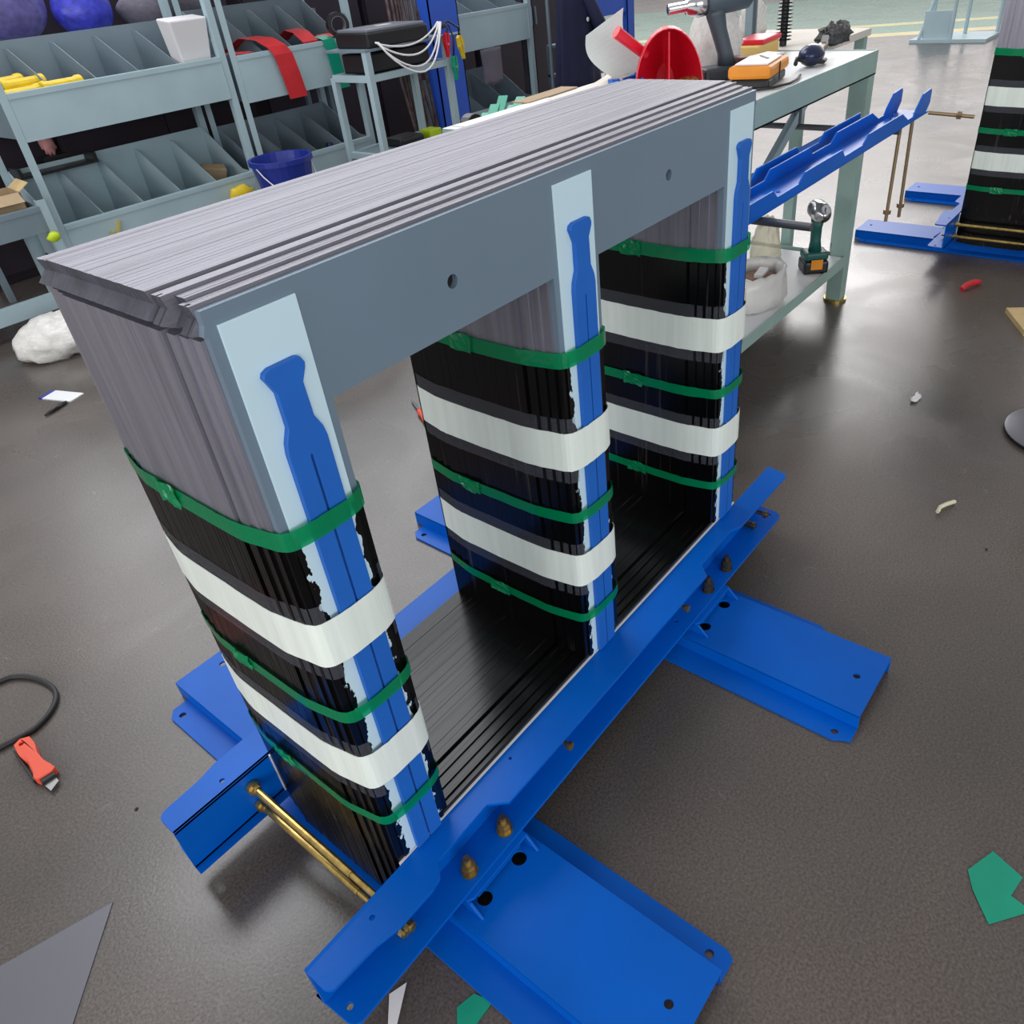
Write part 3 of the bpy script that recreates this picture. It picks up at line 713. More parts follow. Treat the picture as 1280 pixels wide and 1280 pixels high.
MB().box((-0.215, -0.145, 0.0752), (0.195, 0.14, 0.092)).build('lid', screen_glass, cs, bevel=0.005)
MB().box((-0.03, -0.02, 0.0921), (0.06, 0.03, 0.0930)).build('sticker', plastic_white, cs)
bx2 = MB().box((-0.27, -0.12, 0), (0.20, 0.12, 0.10)).build('black_case', black_pl, bevel=0.01); bx2.location = (3.13, 3.32, 0.8155)
tag(bx2, 'black case on the middle shelf of the cart', 'case')
cab = MB()
for k, (dz, dy, e) in enumerate(((0.06, 0.03, 0.0), (0.11, 0.05, 0.01), (0.17, 0.06, 0.02), (0.20, 0.07, 0.03))):
    pts = [(-0.22+0.5*t + 0.02*e, -0.165-dy*math.sin(PI*t)-0.008*k, 0.10+0.045*t-dz*math.sin(PI*t)**0.8) for t in [i/14 for i in range(15)]]
    cab.tube(pts, 0.0052, 7)
o = cab.build('white_lead', plastic_white, smooth=True); o.location = (3.10, 3.31, 0.87); o['kind'] = 'stuff'
tag(o, 'loops of white test lead hanging over the front of the instrument case', 'cable')
def croc(x, y, z, m, label, tilt):
    c = thing('test_clip', label, 'test clip', (x, y, z), 0.1)
    c.rotation_euler = (0, tilt, 0.1)
    for s in (-1, 1):
        MB().prism([(s*0.004, 0.03), (s*0.020, 0.02), (s*0.024, -0.03), (s*0.012, -0.06), (s*0.006, -0.10), (s*0.001, -0.10), (s*0.003, -0.05)], 'y', -0.010, 0.010).build('jaw', m, c)
    MB().cyl((0, -0.012, -0.03), (0, 0.012, -0.03), 0.007, 10).build('hinge', chrome, c)
croc(3.42, 3.13, 0.925, red_pl, 'red test clip hanging at the right end of the cart', 0.1)
croc(3.45, 3.12, 0.80, green_pl, 'green test clip hanging lowest at the right end of the cart', 0.05)
croc(3.53, 3.13, 0.90, yellow, 'yellow test clip hanging beside the blue column', -0.15)
o = MB().tube([(3.38, 3.2, 0.96), (3.43, 3.14, 1.0), (3.44, 3.13, 0.97), (3.42, 3.13, 0.95)], 0.006, 6).tube([(3.33, 3.2, 0.96), (3.48, 3.16, 1.01), (3.53, 3.13, 0.97), (3.53, 3.13, 0.93)], 0.006, 6).tube([(3.36, 3.19, 0.96), (3.47, 3.15, 0.99), (3.48, 3.13, 0.92), (3.45, 3.12, 0.83)], 0.006, 6).build('clip_lead', black_pl, smooth=True)
o['kind'] = 'stuff'; tag(o, 'bundle of black clip leads behind the coloured test clips', 'cable')
o = MB().box((-0.05, -0.05, 0), (0.05, 0.05, 0.05)).build('lime_box', lime, bevel=0.006); o.location = (3.33, 3.30, 0.387)
tag(o, 'lime yellow box on the bottom shelf of the cart', 'box')
o = MB().box((-0.10, -0.08, 0), (0.10, 0.08, 0.05)).build('black_pouch', black_pl, bevel=0.015); o.location = (3.12, 3.32, 0.387)
tag(o, 'black pouch beside the lime box on the cart bottom shelf', 'pouch')
# hanging leads between cart and blue column
hl = MB()
for k in range(9):
    x = 3.42+0.03*k; hl.tube([(x, 3.62, 1.6), (x+0.01*math.sin(k), 3.60, 1.1), (x-0.03+0.02*math.sin(3*k), 3.56, 0.7), (x+0.02*math.cos(2*k), 3.55, 0.35), (x, 3.54, 0.02)], 0.011, 6)
o = hl.build('cable_bundle', mat('brown_grey_cable', (82, 66, 68), 0.6, 0, 0.5, 30), smooth=True); o['kind'] = 'stuff'
tag(o, 'bundle of brown and grey cables hanging between the cart and the blue column', 'cable')

# ------------------------------------------------------------------ blue column and posts
bc = thing('blue_column', 'broad bright blue steel column right of the cart', 'column', (3.79, 3.5, 0))
m_ = MB().box((-0.13, -0.004, 0.012), (0.13, 0.004, 2.4)).box((-0.13, -0.004, 0.012), (-0.122, 0.10, 2.4)).box((0.122, -0.004, 0.012), (0.13, 0.10, 2.4))
m_.build('column_shaft', post_blue, bc)
MB().box((-0.16, -0.04, 0), (0.16, 0.14, 0.012)).build('base_plate', post_blue, bc)
MB().box((-0.127, -0.006, 0.9), (0.127, -0.0045, 0.912)).build('joint_seam', rack_paint, bc)
for x, lab in ((5.42, 'narrow blue post right of the navy coat'), (5.98, 'blue post behind the curved white sheet')):
    bp_ = thing('blue_post', lab, 'post', (x, 3.5, 0))
    MB().box((-0.05, 0, 0.012), (0.05, 0.006, 2.2)).box((-0.05, 0, 0.012), (-0.044, 0.08, 2.2)).box((0.044, 0, 0.012), (0.05, 0.08, 2.2)).build('column_shaft', post_blue, bp_)
    MB().box((-0.08, -0.03, 0), (0.08, 0.10, 0.012)).build('base_plate', post_blue, bp_)
bm_ = MB().box((5.471, 3.51, 0.82), (5.929, 3.55, 1.02)).build('blue_beam', post_blue, bevel=0.003)
tag(bm_, 'blue cross beam between the two blue posts', 'beam')
ps = thing('grey_shelf', 'dim grey shelf between the two blue posts', 'shelf', (5.7, 3.6, 0))
for z in (0.40, 0.62): MB().box((-0.26, 0, z), (0.26, 0.4, z+0.02)).build('deck', rack_dark, ps)
for x in (-0.25, 0.25):
    for y in (0.01, 0.39): MB().box((x-0.01, y-0.01, 0), (x+0.01, y+0.01, 0.62)).build('leg', rack_dark, ps)
# navy coat on a hanger rail
rail = thing('coat_rail', 'thin grey rail carrying the navy coat', 'rail', (5.02, 3.62, 0))
MB().cyl((0, 0, 0.01), (0, 0, 1.75), 0.014, 10).cyl((0, 0, 1.75), (0.0, -0.16, 1.75), 0.010, 8).build('pole', rack_dark, rail)
MB().lathe([(0, 0), (0.12, 0), (0.12, 0.01), (0, 0.01)], n=18).build('base_plate', rack_dark, rail)
def cloth_hang(n, name, m, loc, w0, w1, z0, z1, fold, amp, th, label, cat):
    mb = MB(); vs = []; rows = 10; k = n
    for r in range(rows+1):
        t = r/rows; w_ = w0+(w1-w0)*t; z = z1+(z0-z1)*t
        for i in range(k):
            a = 2*PI*i/k
            rr = 1+amp*math.sin(fold*a+1.3*math.sin(3*t))*t
            vs.append((w_*math.cos(a)*rr, th*math.sin(a)*rr, z + 0.01*math.sin(5*a)*t))
    fs = [(r*k+i, r*k+(i+1) % k, (r+1)*k+(i+1) % k, (r+1)*k+i) for r in range(rows) for i in range(k)] + [tuple(range(k)), tuple(reversed(range(rows*k, rows*k+k)))]
    o = mb.add(vs, fs).build(name, m, smooth=True); o.location = loc
    if cat: tag(o, label, cat)
    return o
ct_ = thing('navy_coat', 'long navy blue coat hanging left of the narrow blue post', 'coat', (5.10, 3.42, 0))
cloth_hang(36, 'coat_body', navy, (0, 0, 0), 0.13, 0.28, 0.33, 1.60, 9, 0.10, 0.07, '', None).parent = ct_
q = MB().tube([(0.05, -0.07, 1.0), (0.17, -0.10, 0.8), (0.21, -0.10, 0.55)], [0.05, 0.055, 0.045], 10).build('sleeve', navy, ct_, smooth=True)
MB().sphere((0.04, -0.085, 0.845), 0.016, (1, 0.3, 1), 10, 6).build('button', plastic_white, ct_)
MB().sphere((-0.02, -0.080, 1.06), 0.016, (1, 0.3, 1), 10, 6).build('button', plastic_white, ct_)
o = cloth_hang(20, 'grey_bag', black_pl, (4.99-0.30, 3.55-0.08, 0), 0.0, 0.0, 0, 0, 1, 0, 0, '', None); bpy.data.objects.remove(o)
o = cloth_hang(28, 'dark_curtain', mat('charcoal_cloth', (52, 50, 60), 0.8, 0, 0.2, 5), (4.98-0.02, 3.80, 0), 0.05, 0.06, 0.3, 1.7, 7, 0.1, 0.03, '', None)
tag(o, 'charcoal cloth hanging between the rack post and the navy coat', 'cloth')
o = cloth_hang(24, 'grey_cloth', grey_cloth, (4.37, 3.655, 0), 0.11, 0.10, 0.53, 0.755, 5, 0.08, 0.02, 'grey cloth hanging below the bin right of the blue column', 'cloth')
sw = MB().tube([(0, 0, 0), (0.01, 0, 0.1), (0.04, 0, 0.2)], [0.02, 0.016, 0.008], 8).build('white_strip', plastic_white, smooth=True); sw.location = (5.30, 3.30, 0.36)
tag(sw, 'white strip at the lower right of the navy coat', 'strip')

# ------------------------------------------------------------------ workbench with tools
BZ = 0.925
wb_ = thing('workbench', 'long pale green steel workbench with white top behind the core', 'workbench', (0, 0, 0))
X0, X1, Y0, Y1 = 1.33, 2.815, 0.375, 1.10
MB().box((X0, Y0+0.004, BZ-0.012), (X1-0.004, Y1, BZ)).build('bench_top', white_board, wb_, bevel=0.002)
fr = MB().box((X0, Y0-0.002, BZ-0.075), (X1, Y0+0.003, BZ+0.003)).box((X0, Y0-0.002, BZ-0.075), (X1, Y0+0.04, BZ-0.070))
fr.box((X1-0.004, Y0, BZ-0.075), (X1+0.001, Y1, BZ+0.003)).box((X0, Y1-0.004, BZ-0.075), (X1, Y1+0.001, BZ-0.001)).box((X0-0.001, Y0, BZ-0.075), (X0+0.004, Y1, BZ-0.001))
fr.build('apron', bench_paint, wb_)
for x, y in ((X1-0.032, Y0+0.03), (X0+0.04, Y0+0.03), (X1-0.032, Y1-0.03), (X0+0.04, Y1-0.03), (2.06, Y1-0.03)):
    lg = MB().box((x-0.030, y-0.030, 0.011), (x+0.030, y-0.026, BZ-0.075)).box((x-0.030, y-0.026, 0.011), (x-0.026, y+0.03, BZ-0.075)).box((x+0.026, y-0.026, 0.011), (x+0.030, y+0.03, BZ-0.075)).box((x-0.026, y+0.026, 0.011), (x+0.026, y+0.03, BZ-0.075)).build('leg', bench_paint, wb_)
    MB().cyl((x, y, 0.0), (x, y, 0.011), 0.046, 18).build('foot_pad', gold, lg)
for z in (0.155,):
    sf = MB().box((X0+0.07, Y0-0.001, z), (X1-0.062, Y0+0.003, z+0.045)).box((X0+0.07, Y1-0.004, z), (X1-0.062, Y1, z+0.045)).box((X1-0.035, Y0+0.06, z), (X1-0.031, Y1-0.06, z+0.045)).build('lower_rail', bench_paint, wb_)
    MB().box((X0+0.07, Y0+0.004, z+0.032), (X1-0.066, Y1-0.005, z+0.040)).build('lower_shelf', white_board, wb_)
MB().bar((2.40, 0.46, BZ-0.085), (2.10, 0.46, 0.66), 0.03, 0.004).bar((2.40, 0.445, BZ-0.085), (2.10, 0.445, 0.66), 0.004, 0.03).build('diagonal_brace', rack_paint, wb_)
MB().box((2.09, Y0+0.06, 0.60), (X1-0.06, Y0+0.064, 0.64)).build('mid_rail', rack_dark, wb_)

t2 = thing('side_table', 'pale grey table beyond the right end of the workbench', 'table', (3.16, 0.86, 0))
MB().box((-0.335, -0.22, BZ-0.03), (0.34, 0.35, BZ-0.002)).build('table_top', paper, t2, bevel=0.002)
for a in (-0.30, 0.31):
    for b in (-0.19, 0.32): MB().box((a-0.02, b-0.02, 0), (a+0.02, b+0.02, BZ-0.03)).build('leg', bench_paint, t2)

# support arms of the bench and the two spare pieces lying on them
arm_m = mat('dull_steel_bar', (104, 106, 112), 0.4, 0.7)
for x, ye in ((1.352, -0.012), (2.33, 0.115)):
    b = MB().cyl((x, ye, 0.764), (x, 0.62, 0.764), 0.0095, 14).box((x-0.008, 0.44, 0.770), (x+0.008, 0.46, BZ-0.013)).box((x-0.008, 0.60, 0.770), (x+0.008, 0.62, BZ-0.013))
    b.build('support_arm', arm_m, wb_)['label'] = 'dull steel bar sticking out'
def spare_channel(y, label, front):
    c = thing('spare_channel', label, 'steel channel', (1.20, y, 0.776), 0, 'spare channels')
    L_ = 1.372 if front else 1.10; w = 0.096 if front else 0.06; h = 0.044
    m_ = MB().plate([(0, 0), (L_, 0), (L_, w), (0, w)], [(0.28, 0.030, 0.006), (0.33, 0.045, 0.006), (L_-0.05, 0.03, 0.005)], 0, 0.005)
    prof = [(0.0, 0.0025), (0.0, h-0.012), (0.012, h), (0.20, h), (0.225, 0.024), (0.35, 0.024), (0.38, h), (0.62, h), (0.645, 0.023), (0.78, 0.023), (0.82, h), (1.10, h),
            (1.165, 0.016), (1.22, 0.016), (1.235, h-0.012), (1.29, h+0.024), (L_-0.008, h+0.028), (L_+0.002, h+0.02), (L_+0.002, 0.03), (L_-0.03, 0.0025)]
    if not front: prof = prof[:12] + [(1.10, 0.0025)]
    for yy in ((0, w-0.005) if front else (0,)): m_.prism(prof, 'y', yy, yy+0.005)
    m_.build('channel_body', blue, c, bevel=0.001)
    if front: MB().cyl((1.21, 0.0605, 0.0055), (1.21, 0.0605, 0.012), 0.009, 6).cyl((1.21, 0.0605, 0.012), (1.21, 0.0605, 0.022), 0.005, 10).build('bolt', chrome, c)
    return c
spare_channel(0.105, 'blue notched steel channel lying nearest on the support bars', True)
spare_channel(0.232, 'blue notched steel angle lying behind the longer spare channel', False)
rdm = mat('brass_rod', (150, 128, 100), 0.4, 0.7)
def rod(p, q, label, nut):
    c = thing('threaded_rod', label, 'rod', p, 0, None)
    d = Vector(q)-Vector(p); MB().cyl((0, 0, 0), d, 0.0058, 10).build('rod_shaft', rdm, c)
    for t in nut:
        a = d*t; MB().cyl(a, a+d.normalized()*0.014, 0.0125, 6).build('nut', rdm, c)
rod((2.45, 0.15, 0.775), (2.45, 0.15, 0.45), 'brown threaded rod hanging from the spare channels, nearer one', [0.88])
rod((2.552, 0.145, 0.775), (2.58, 0.145, 0.43), 'brown threaded rod hanging from the tip of the spare channels', [0.86])
rod((2.555, 0.10, 0.778), (2.585, -0.035, 0.765), 'steel rod with a nut pointing out from the spare channel ends', [0.62])

# papers on the bench
def sheet(pts, label, m=paper, name='paper_sheet', z=BZ+0.0006, th=0.0012, cat='paper'):
    c = (sum(p[0] for p in pts)/len(pts), sum(p[1] for p in pts)/len(pts))
    o = MB().prism([(x-c[0], y-c[1]) for x, y in pts], 'z', 0, th).build(name, m); o.location = (c[0], c[1], z)
    return tag(o, label, cat)
sheet([(1.35, 0.80), (1.75, 0.82), (1.80, 1.08), (1.36, 1.09)], 'white board sheet at the left end of the workbench', white_board)
def curled(x0, y0, x1, y1, lift, label, m=paper):
    mb = MB(); n = 10; vs = []
    for i in range(n+1):
        t = i/n
        for s in (0, 1):
            z = BZ+0.002+lift*max(0, (t-0.5))**2*4*(0.5+0.5*s)
            for k in (0, 1): vs.append((x0+(x1-x0)*t, y0+(y1-y0)*s, z+0.001*k))
    fs = []
    for i in range(n):
        a = 4*i; b = a+4; fs += [(a, b, b+2, a+2), (a+1, a+3, b+3, b+1), (a, a+1, b+1, b), (a+2, b+2, b+3, a+3)]
    fs += [(0, 2, 3, 1), (4*n, 4*n+1, 4*n+3, 4*n+2)]
    return tag(mb.add(vs, fs).build('paper_sheet', m), label, 'paper')
curled(1.76, 0.84, 2.12, 1.06, 0.022, 'cream paper sheet with a curled edge on the workbench')
curled(2.14, 0.90, 2.44, 1.08, 0.016, 'pale paper sheet beside the blue clamp on the workbench', paper)
o = box_thing('cardboard_sheet', (-0.14, -0.035, 0), (0.14, 0.035, 0.004), card, 'brown cardboard strip behind the papers on the workbench', 'cardboard', (1.84, 1.12, BZ+0.001), 0.05)
# things on a crate behind the bench: green strips, yellow box, black-yellow roll
cr = thing('grey_crate', 'grey crate behind the workbench under the green strips', 'crate', (1.95, 1.42, 0))
MB().box((-0.35, -0.14, 0.0), (0.35, 0.14, 0.80)).build('crate_body', rack_dark, cr, bevel=0.006)
for x in (-0.25, 0, 0.25): MB().box((x-0.03, -0.146, 0.02), (x+0.03, -0.1402, 0.78)).build('slat', rack_dark, cr)
o = MB().box((-0.045, -0.025, 0), (0.045, 0.025, 0.045)).build('yellow_block', lime, bevel=0.004); o.location = (1.85, 1.36, 0.801); tag(o, 'small lime yellow block in front of the green strips', 'block')
gs = MB()
for k in range(5): gs.bar((-0.08+0.04*k, -0.02, 0.004), (0.04+0.05*k, 0.05, 0.04+0.02*(k % 3)), 0.035, 0.003)
o = gs.build('green_strips', green_pl); o.location = (1.88, 1.42, 0.806); o['kind'] = 'stuff'; tag(o, 'tangle of green tape strips on the grey crate', 'tape')
tr = thing('tape_measure', 'black and yellow tape measure on the grey crate', 'tape measure', (1.70, 1.34, 0.80))
MB().cyl((0, -0.02, 0.045), (0, 0.02, 0.045), 0.044, 18).build('case', black_pl, tr, bevel=0.003)
for a, z in ((-0.014, 0.04), (0.012, 0.064)): MB().box((a-0.010, -0.0235, z-0.009), (a+0.010, -0.0205, z+0.009)).build('yellow_mark', yellow, tr)

# curved white sheet standing on the bench
mb = MB(); vs = []; n = 12
for i in range(n+1):
    t = i/n
    cx_ = -0.135*t + 0.055*math.sin(PI*t)*-0.5; cz_ = 0.175*t; cy_ = 0.03*math.sin(PI*t) + 0.03*t
    for s_ in (-1, 1):
        for k in (0, 1): vs.append((cx_ + s_*0.036 + 0.0008*k, cy_ - s_*0.050 + 0.0012*k, cz_ + s_*0.022*t + 0.012*s_))
fs = []
for i in range(n):
    a = 4*i; b = a+4; fs += [(a, b, b+2, a+2), (a+1, a+3, b+3, b+1), (a, a+1, b+1, b), (a+2, b+2, b+3, a+3)]
fs += [(0, 2, 3, 1), (4*n, 4*n+1, 4*n+3, 4*n+2)]
o = mb.add(vs, fs).build('curved_sheet', mat('pale_mint_sheet', (206, 220, 218), 0.5)); o.location = (2.15, 0.965, BZ+0.014)
tag(o, 'curved pale mint sheet standing behind the red scoop', 'sheet')
# blue clamps
for k, (x, y, a, lab) in enumerate(((2.06, 0.90, 0.3, 'small blue plastic clamp beside the red scoop'), (1.93, 0.90, 0.9, 'small blue plastic clamp lying left of the other blue clamp'))):
    c = thing('spring_clamp', lab, 'clamp', (x, y, BZ+0.002), a)
    for s in (-1, 1): MB().prism([(-0.07, s*0.028), (-0.065, s*0.035), (0.0, s*0.018), (0.05, s*0.012), (0.06, s*0.003), (0.04, s*0.002), (0.0, s*0.006)], 'z', 0, 0.03).build('jaw', MATS['blue_insulating_bar'], c)
    MB().cyl((0, 0, -0.001), (0, 0, 0.036), 0.012, 12).build('pivot', MATS['blue_paint'], c)
# red scoop
sc = thing('hand_scoop', 'bright red plastic scoop with a tubular handle on the bench', 'scoop', (2.06, 0.79, BZ))
mb = MB(); vs = []; n = 18; mm_ = 8
for j in range(mm_+1):
    t = j/mm_
    for i in range(n+1):
        a = PI*i/n
        r = (0.104*(0.28+0.72*math.sin(min(1, t*1.25)*PI/2)))
        vs.append((r*math.cos(a)*1.0, 0.07-0.17*t + 0.02*math.sin(a), 0.004+ r*math.sin(a)*1.75*(1-0.10*t)))
fs = [(j*(n+1)+i, j*(n+1)+i+1, (j+1)*(n+1)+i+1, (j+1)*(n+1)+i) for j in range(mm_) for i in range(n)] + [tuple(range(n+1))]
q = mb.add(vs, fs).build('scoop_bowl', red_pl, sc, smooth=False, solid=0.003); q.rotation_euler = (0, 0, -0.95)
q = MB().prism([(-0.09, 0.003), (0.07, 0.003), (0.07, 0.06), (-0.02, 0.15), (-0.09, 0.16)], 'x', -0.002, 0.002).build('bowl_rib', red_pl, sc); q.rotation_euler = (0, 0, -0.95)
q = MB().cyl((-0.045, 0.05, 0.095), (-0.135, 0.10, 0.170), 0.016, 14, 0.019).build('handle', red_pl, sc)
o = MB().sphere((0, 0, 0), 0.03, (1.3, 1, 0.5), 12, 6, 0.3).build('screw_heap', gold); o.location = (2.03, 0.69, BZ+0.018); o['kind'] = 'stuff'
tag(o, 'little heap of brass screws at the mouth of the scoop', 'screws')
# impact driver (grey)
dr = thing('impact_driver', 'slate grey cordless driver with chrome nose standing on the bench', 'power tool', (2.20, 0.66, BZ), 0.0)
MB().box((-0.085, -0.045, 0.003), (0.075, 0.045, 0.040)).build('battery', mat('grey_battery', (58, 66, 74), 0.5), dr, bevel=0.010)
MB().box((0.045, -0.03, 0.012), (0.085, 0.047, 0.058)).build('battery_latch', mat('maroon_plastic', (96, 44, 40), 0.5), dr, bevel=0.004)
MB().tube([(0.01, 0, 0.035), (0.0, 0, 0.08), (-0.022, 0, 0.14), (-0.035, 0, 0.185), (-0.035, 0, 0.20)], [0.030, 0.024, 0.025, 0.030, 0.033], 16).build('grip', grey_tool, dr, smooth=True)
MB().tube([(0.085, 0, 0.228), (0.07, 0, 0.228), (0.02, 0, 0.226), (-0.05, 0, 0.222), (-0.075, 0, 0.220)], [0.024, 0.037, 0.040, 0.040, 0.034], 18).build('motor_housing', grey_tool, dr, smooth=True)
MB().tube([(-0.075, 0, 0.220), (-0.10, 0, 0.218), (-0.135, 0, 0.216), (-0.137, 0, 0.216), (-0.195, 0, 0.213)], [0.036, 0.036, 0.024, 0.015, 0.015], 18).build('chrome_nose', chrome, dr, smooth=True)
MB().prism([(-0.055, 0.185), (-0.050, 0.150), (-0.040, 0.150), (-0.035, 0.185)], 'y', -0.008, 0.008).build('trigger', black_pl, dr)
dr.rotation_euler = (0, 0, -0.62)
# white crumpled bags behind the driver
def crumple(name, loc, sc_, m, label, cat, seed=0, n=22, mrow=12, jit=0.16):
    random.seed(seed); mb = MB().sphere((0, 0, 0), 1, (1, 1, 1), n, mrow, jit)
    mb.v = [(x, y, max(z, -0.55)) for x, y, z in mb.v]
    o = mb.build(name, m, smooth=True); o.scale = sc_; o.location = (loc[0], loc[1], loc[2]+0.551*sc_[2]); return tag(o, label, cat)
crumple('white_bag', (2.40, 0.80, BZ), (0.10, 0.08, 0.13), sack, 'crumpled white bag standing behind the slate grey driver', 'bag', 3)
crumple('white_bag', (3.30, 1.10, BZ), (0.07, 0.06, 0.09), sack, 'small white bag far back on the side table', 'bag', 4)
o = MB().sphere((0, 0, 0), 0.028, (1.1, 0.8, 1), 10, 6, 0.1).build('yellow_lump', mat('dull_yellow', (206, 200, 96), 0.6), smooth=True); o.location = (2.90, 1.0, BZ+0.026)
tag(o, 'pale yellow lump on the side table behind the white bag', 'cloth')
# orange multimeter
om = thing('orange_meter', 'orange and black hand meter with a white face on the bench', 'meter', (2.12, 0.50, BZ+0.001), 0.2); om.scale = (1.3, 1.3, 1.25)
MB().box((-0.085, -0.045, 0.0), (0.085, 0.045, 0.022)).build('black_base', black_pl, om, bevel=0.006)
MB().box((-0.092, -0.050, 0.0222), (0.092, 0.050, 0.050)).build('orange_shell', orange, om, bevel=0.008)
MB().box((-0.075, -0.038, 0.0502), (0.060, 0.038, 0.0545)).build('white_face', plastic_white, om, bevel=0.002)
MB().bar((0.0, -0.02, 0.0555), (0.05, 0.01, 0.0555), 0.006, 0.0015).build('dark_mark', black_pl, om)
MB().box((-0.012, -0.0525, 0.010), (-0.007, -0.0502, 0.050)).build('seam', black_pl, om)
o = MB().tube([(0, 0, 0.006), (0.05, -0.03, 0.006), (0.12, -0.05, 0.006), (0.2, -0.04, 0.006), (0.27, -0.02, 0.006)], 0.004, 6).build('black_lead', black_pl, smooth=True); o.location = (1.98, 0.44, BZ)
tag(o, 'thin black lead on the bench edge before the orange meter', 'cable')
# marker / blue box, red-yellow pliers, dark tape gun
bt = thing('blue_box', 'flat blue and white box behind the orange meter', 'box', (2.42, 0.66, BZ), -0.15)
MB().box((-0.13, -0.035, 0.0), (0.13, 0.035, 0.026)).build('box_body', mat('royal_blue', (46, 54, 140), 0.5), bt, bevel=0.003)
MB().box((-0.132, -0.037, 0.0262), (0.132, 0.037, 0.032)).build('white_lid', plastic_white, bt)
rp = thing('parts_box', 'cream box with red lid behind the blue box', 'box', (2.67, 0.78, BZ), 0.1)
MB().box((-0.10, -0.05, 0), (0.12, 0.05, 0.045)).build('box_body', mat('tan_box', (218, 186, 110), 0.6), rp, bevel=0.004)
MB().box((-0.06, -0.052, 0.0452), (0.14, 0.054, 0.062)).build('red_lid', red_pl, rp, bevel=0.004)
gn = thing('tape_cutter', 'dark blue and silver hand tool near the bench edge', 'hand tool', (2.46, 0.475, BZ+0.001), 0.1)
MB().sphere((0, 0, 0.033), 0.055, (1.1, 0.75, 0.60), 16, 8).build('tool_head', mat('dark_blue_metal', (40, 46, 76), 0.25, 0.4), gn, smooth=True)
MB().bar((0.05, 0, 0.03), (0.17, 0.01, 0.04), 0.03, 0.022).build('arm', MATS['dark_zinc'], gn, bevel=0.004)
MB().bar((0.15, 0.01, 0.03), (0.19, 0.012, 0.065), 0.02, 0.012).build('tip', chrome, gn)
MB().tube([(-0.10, 0.02, 0.02), (-0.06, 0.03, 0.03), (-0.05, 0.0, 0.02), (0.0, -0.04, 0.012), (0.06, -0.03, 0.01)], 0.007, 8).build('strap', black_pl, gn, smooth=True)
crumple('black_glove', (3.02, 0.62, BZ), (0.11, 0.05, 0.045), mat('black_white_glove', (22, 22, 24), 0.5, 0, 0, 9, rgb2=(96, 96, 98)), 'black and grey work glove at the right end of the side table', 'glove', 9, jit=0.25)
# dark upright things on the side table
br = thing('bottle_brush', 'upright black bristly brush on the side table', 'brush', (2.96, 0.80, BZ))
q = MB().cyl((0, 0, 0), (0, 0, 0.42), 0.014, 12)
for k in range(32):
    z = 0.02+0.0125*k; q.cyl((0, 0, z), (0, 0, z+0.004), 0.033, 12, 0.027)
q.build('bristles', black_pl, br)
MB().cyl((0, 0, 0.42), (0, 0, 0.50), 0.012, 10).build('handle', black_pl, br)
gp = thing('grey_post', 'pale grey upright channel left of the black brush', 'post', (2.935, 0.93, BZ))
MB().box((-0.022, -0.015, 0), (-0.014, 0.015, 0.5)).box((0.014, -0.015, 0), (0.022, 0.015, 0.5)).box((-0.014, 0.011, 0), (0.014, 0.015, 0.5)).build('channel', rack_dark, gp)
dk = box_thing('dark_case', (-0.085, -0.03, 0), (0.085, 0.03, 0.42), mat('dark_slate', (44, 50, 66), 0.5), 'tall dark slate case standing on the side table', 'case', (3.02, 1.135, BZ), 0.2, 0.01)
# under bench: bag with box of nuts, polythene, green impact wrench
sb = thing('nut_sack', 'open off-white plastic sack on the bench shelf, brown packing inside', 'sack', (2.17, 0.485, 0.196))
random.seed(21)
mb = MB(); vs = []; n = 26; prof = [(0.90, 0.0), (1.06, 0.02), (1.10, 0.05), (1.02, 0.09), (1.0, 0.125), (0.90, 0.13), (0.82, 0.11), (0.80, 0.07)]
for r, z in prof:
    for i in range(n):
        a = 2*PI*i/n; k = r*(1+random.uniform(-0.07, 0.07)); vs.append((0.14*k*math.cos(a), 0.092*k*math.sin(a), z+random.uniform(-0.006, 0.006)*(z > 0)))
fs = [(j*n+i, j*n+(i+1) % n, (j+1)*n+(i+1) % n, (j+1)*n+i) for j in range(len(prof)-1) for i in range(n)] + [tuple(range(n))]
mb.add(vs, fs).build('sack_wall', sack, sb, smooth=True)
MB().sphere((0, 0, 0.075), 0.105, (1.05, 0.68, 0.30), 16, 8, 0.1).build('brown_packing', mat('brown_paper', (150, 116, 96), 0.8, 0, 0.25, 20), sb, smooth=True)
MB().bar((-0.03, -0.02, 0.112), (0.05, -0.005, 0.112), 0.03, 0.012).build('white_tag', plastic_white, sb)
crumple('clear_bag', (2.40, 0.56, 0.196), (0.085, 0.05, 0.15), clear_bag, 'upright clear polythene bag behind the off-white sack', 'bag', 5, jit=0.12)
gw = thing('impact_wrench', 'dark teal impact wrench standing battery-down on the bench shelf', 'power tool', (2.56, 0.43, 0.1955), -0.9)
MB().box((-0.048, -0.045, 0.0), (0.048, 0.045, 0.05)).build('battery', black_pl, gw, bevel=0.010)
MB().box((-0.046, -0.040, 0.0502), (0.046, 0.042, 0.082)).build('grip_base', teal_tool, gw, bevel=0.010)
MB().box((-0.022, -0.0475, 0.020), (0.022, -0.0452, 0.058)).build('rating_label', orange, gw)
MB().tube([(0, 0, 0.075), (0, 0.004, 0.12), (0.0, 0.006, 0.17), (0, 0.0, 0.205)], [0.026, 0.020, 0.021, 0.026], 14).build('grip', teal_tool, gw, smooth=True)
MB().tube([(0, 0.06, 0.232), (0, 0.03, 0.232), (0, -0.02, 0.232), (0, -0.035, 0.232), (0, -0.062, 0.232), (0, -0.064, 0.232), (0, -0.078, 0.232)], [0.026, 0.036, 0.037, 0.036, 0.028, 0.016, 0.013], 18).build('hammer_case', chrome, gw, smooth=True)

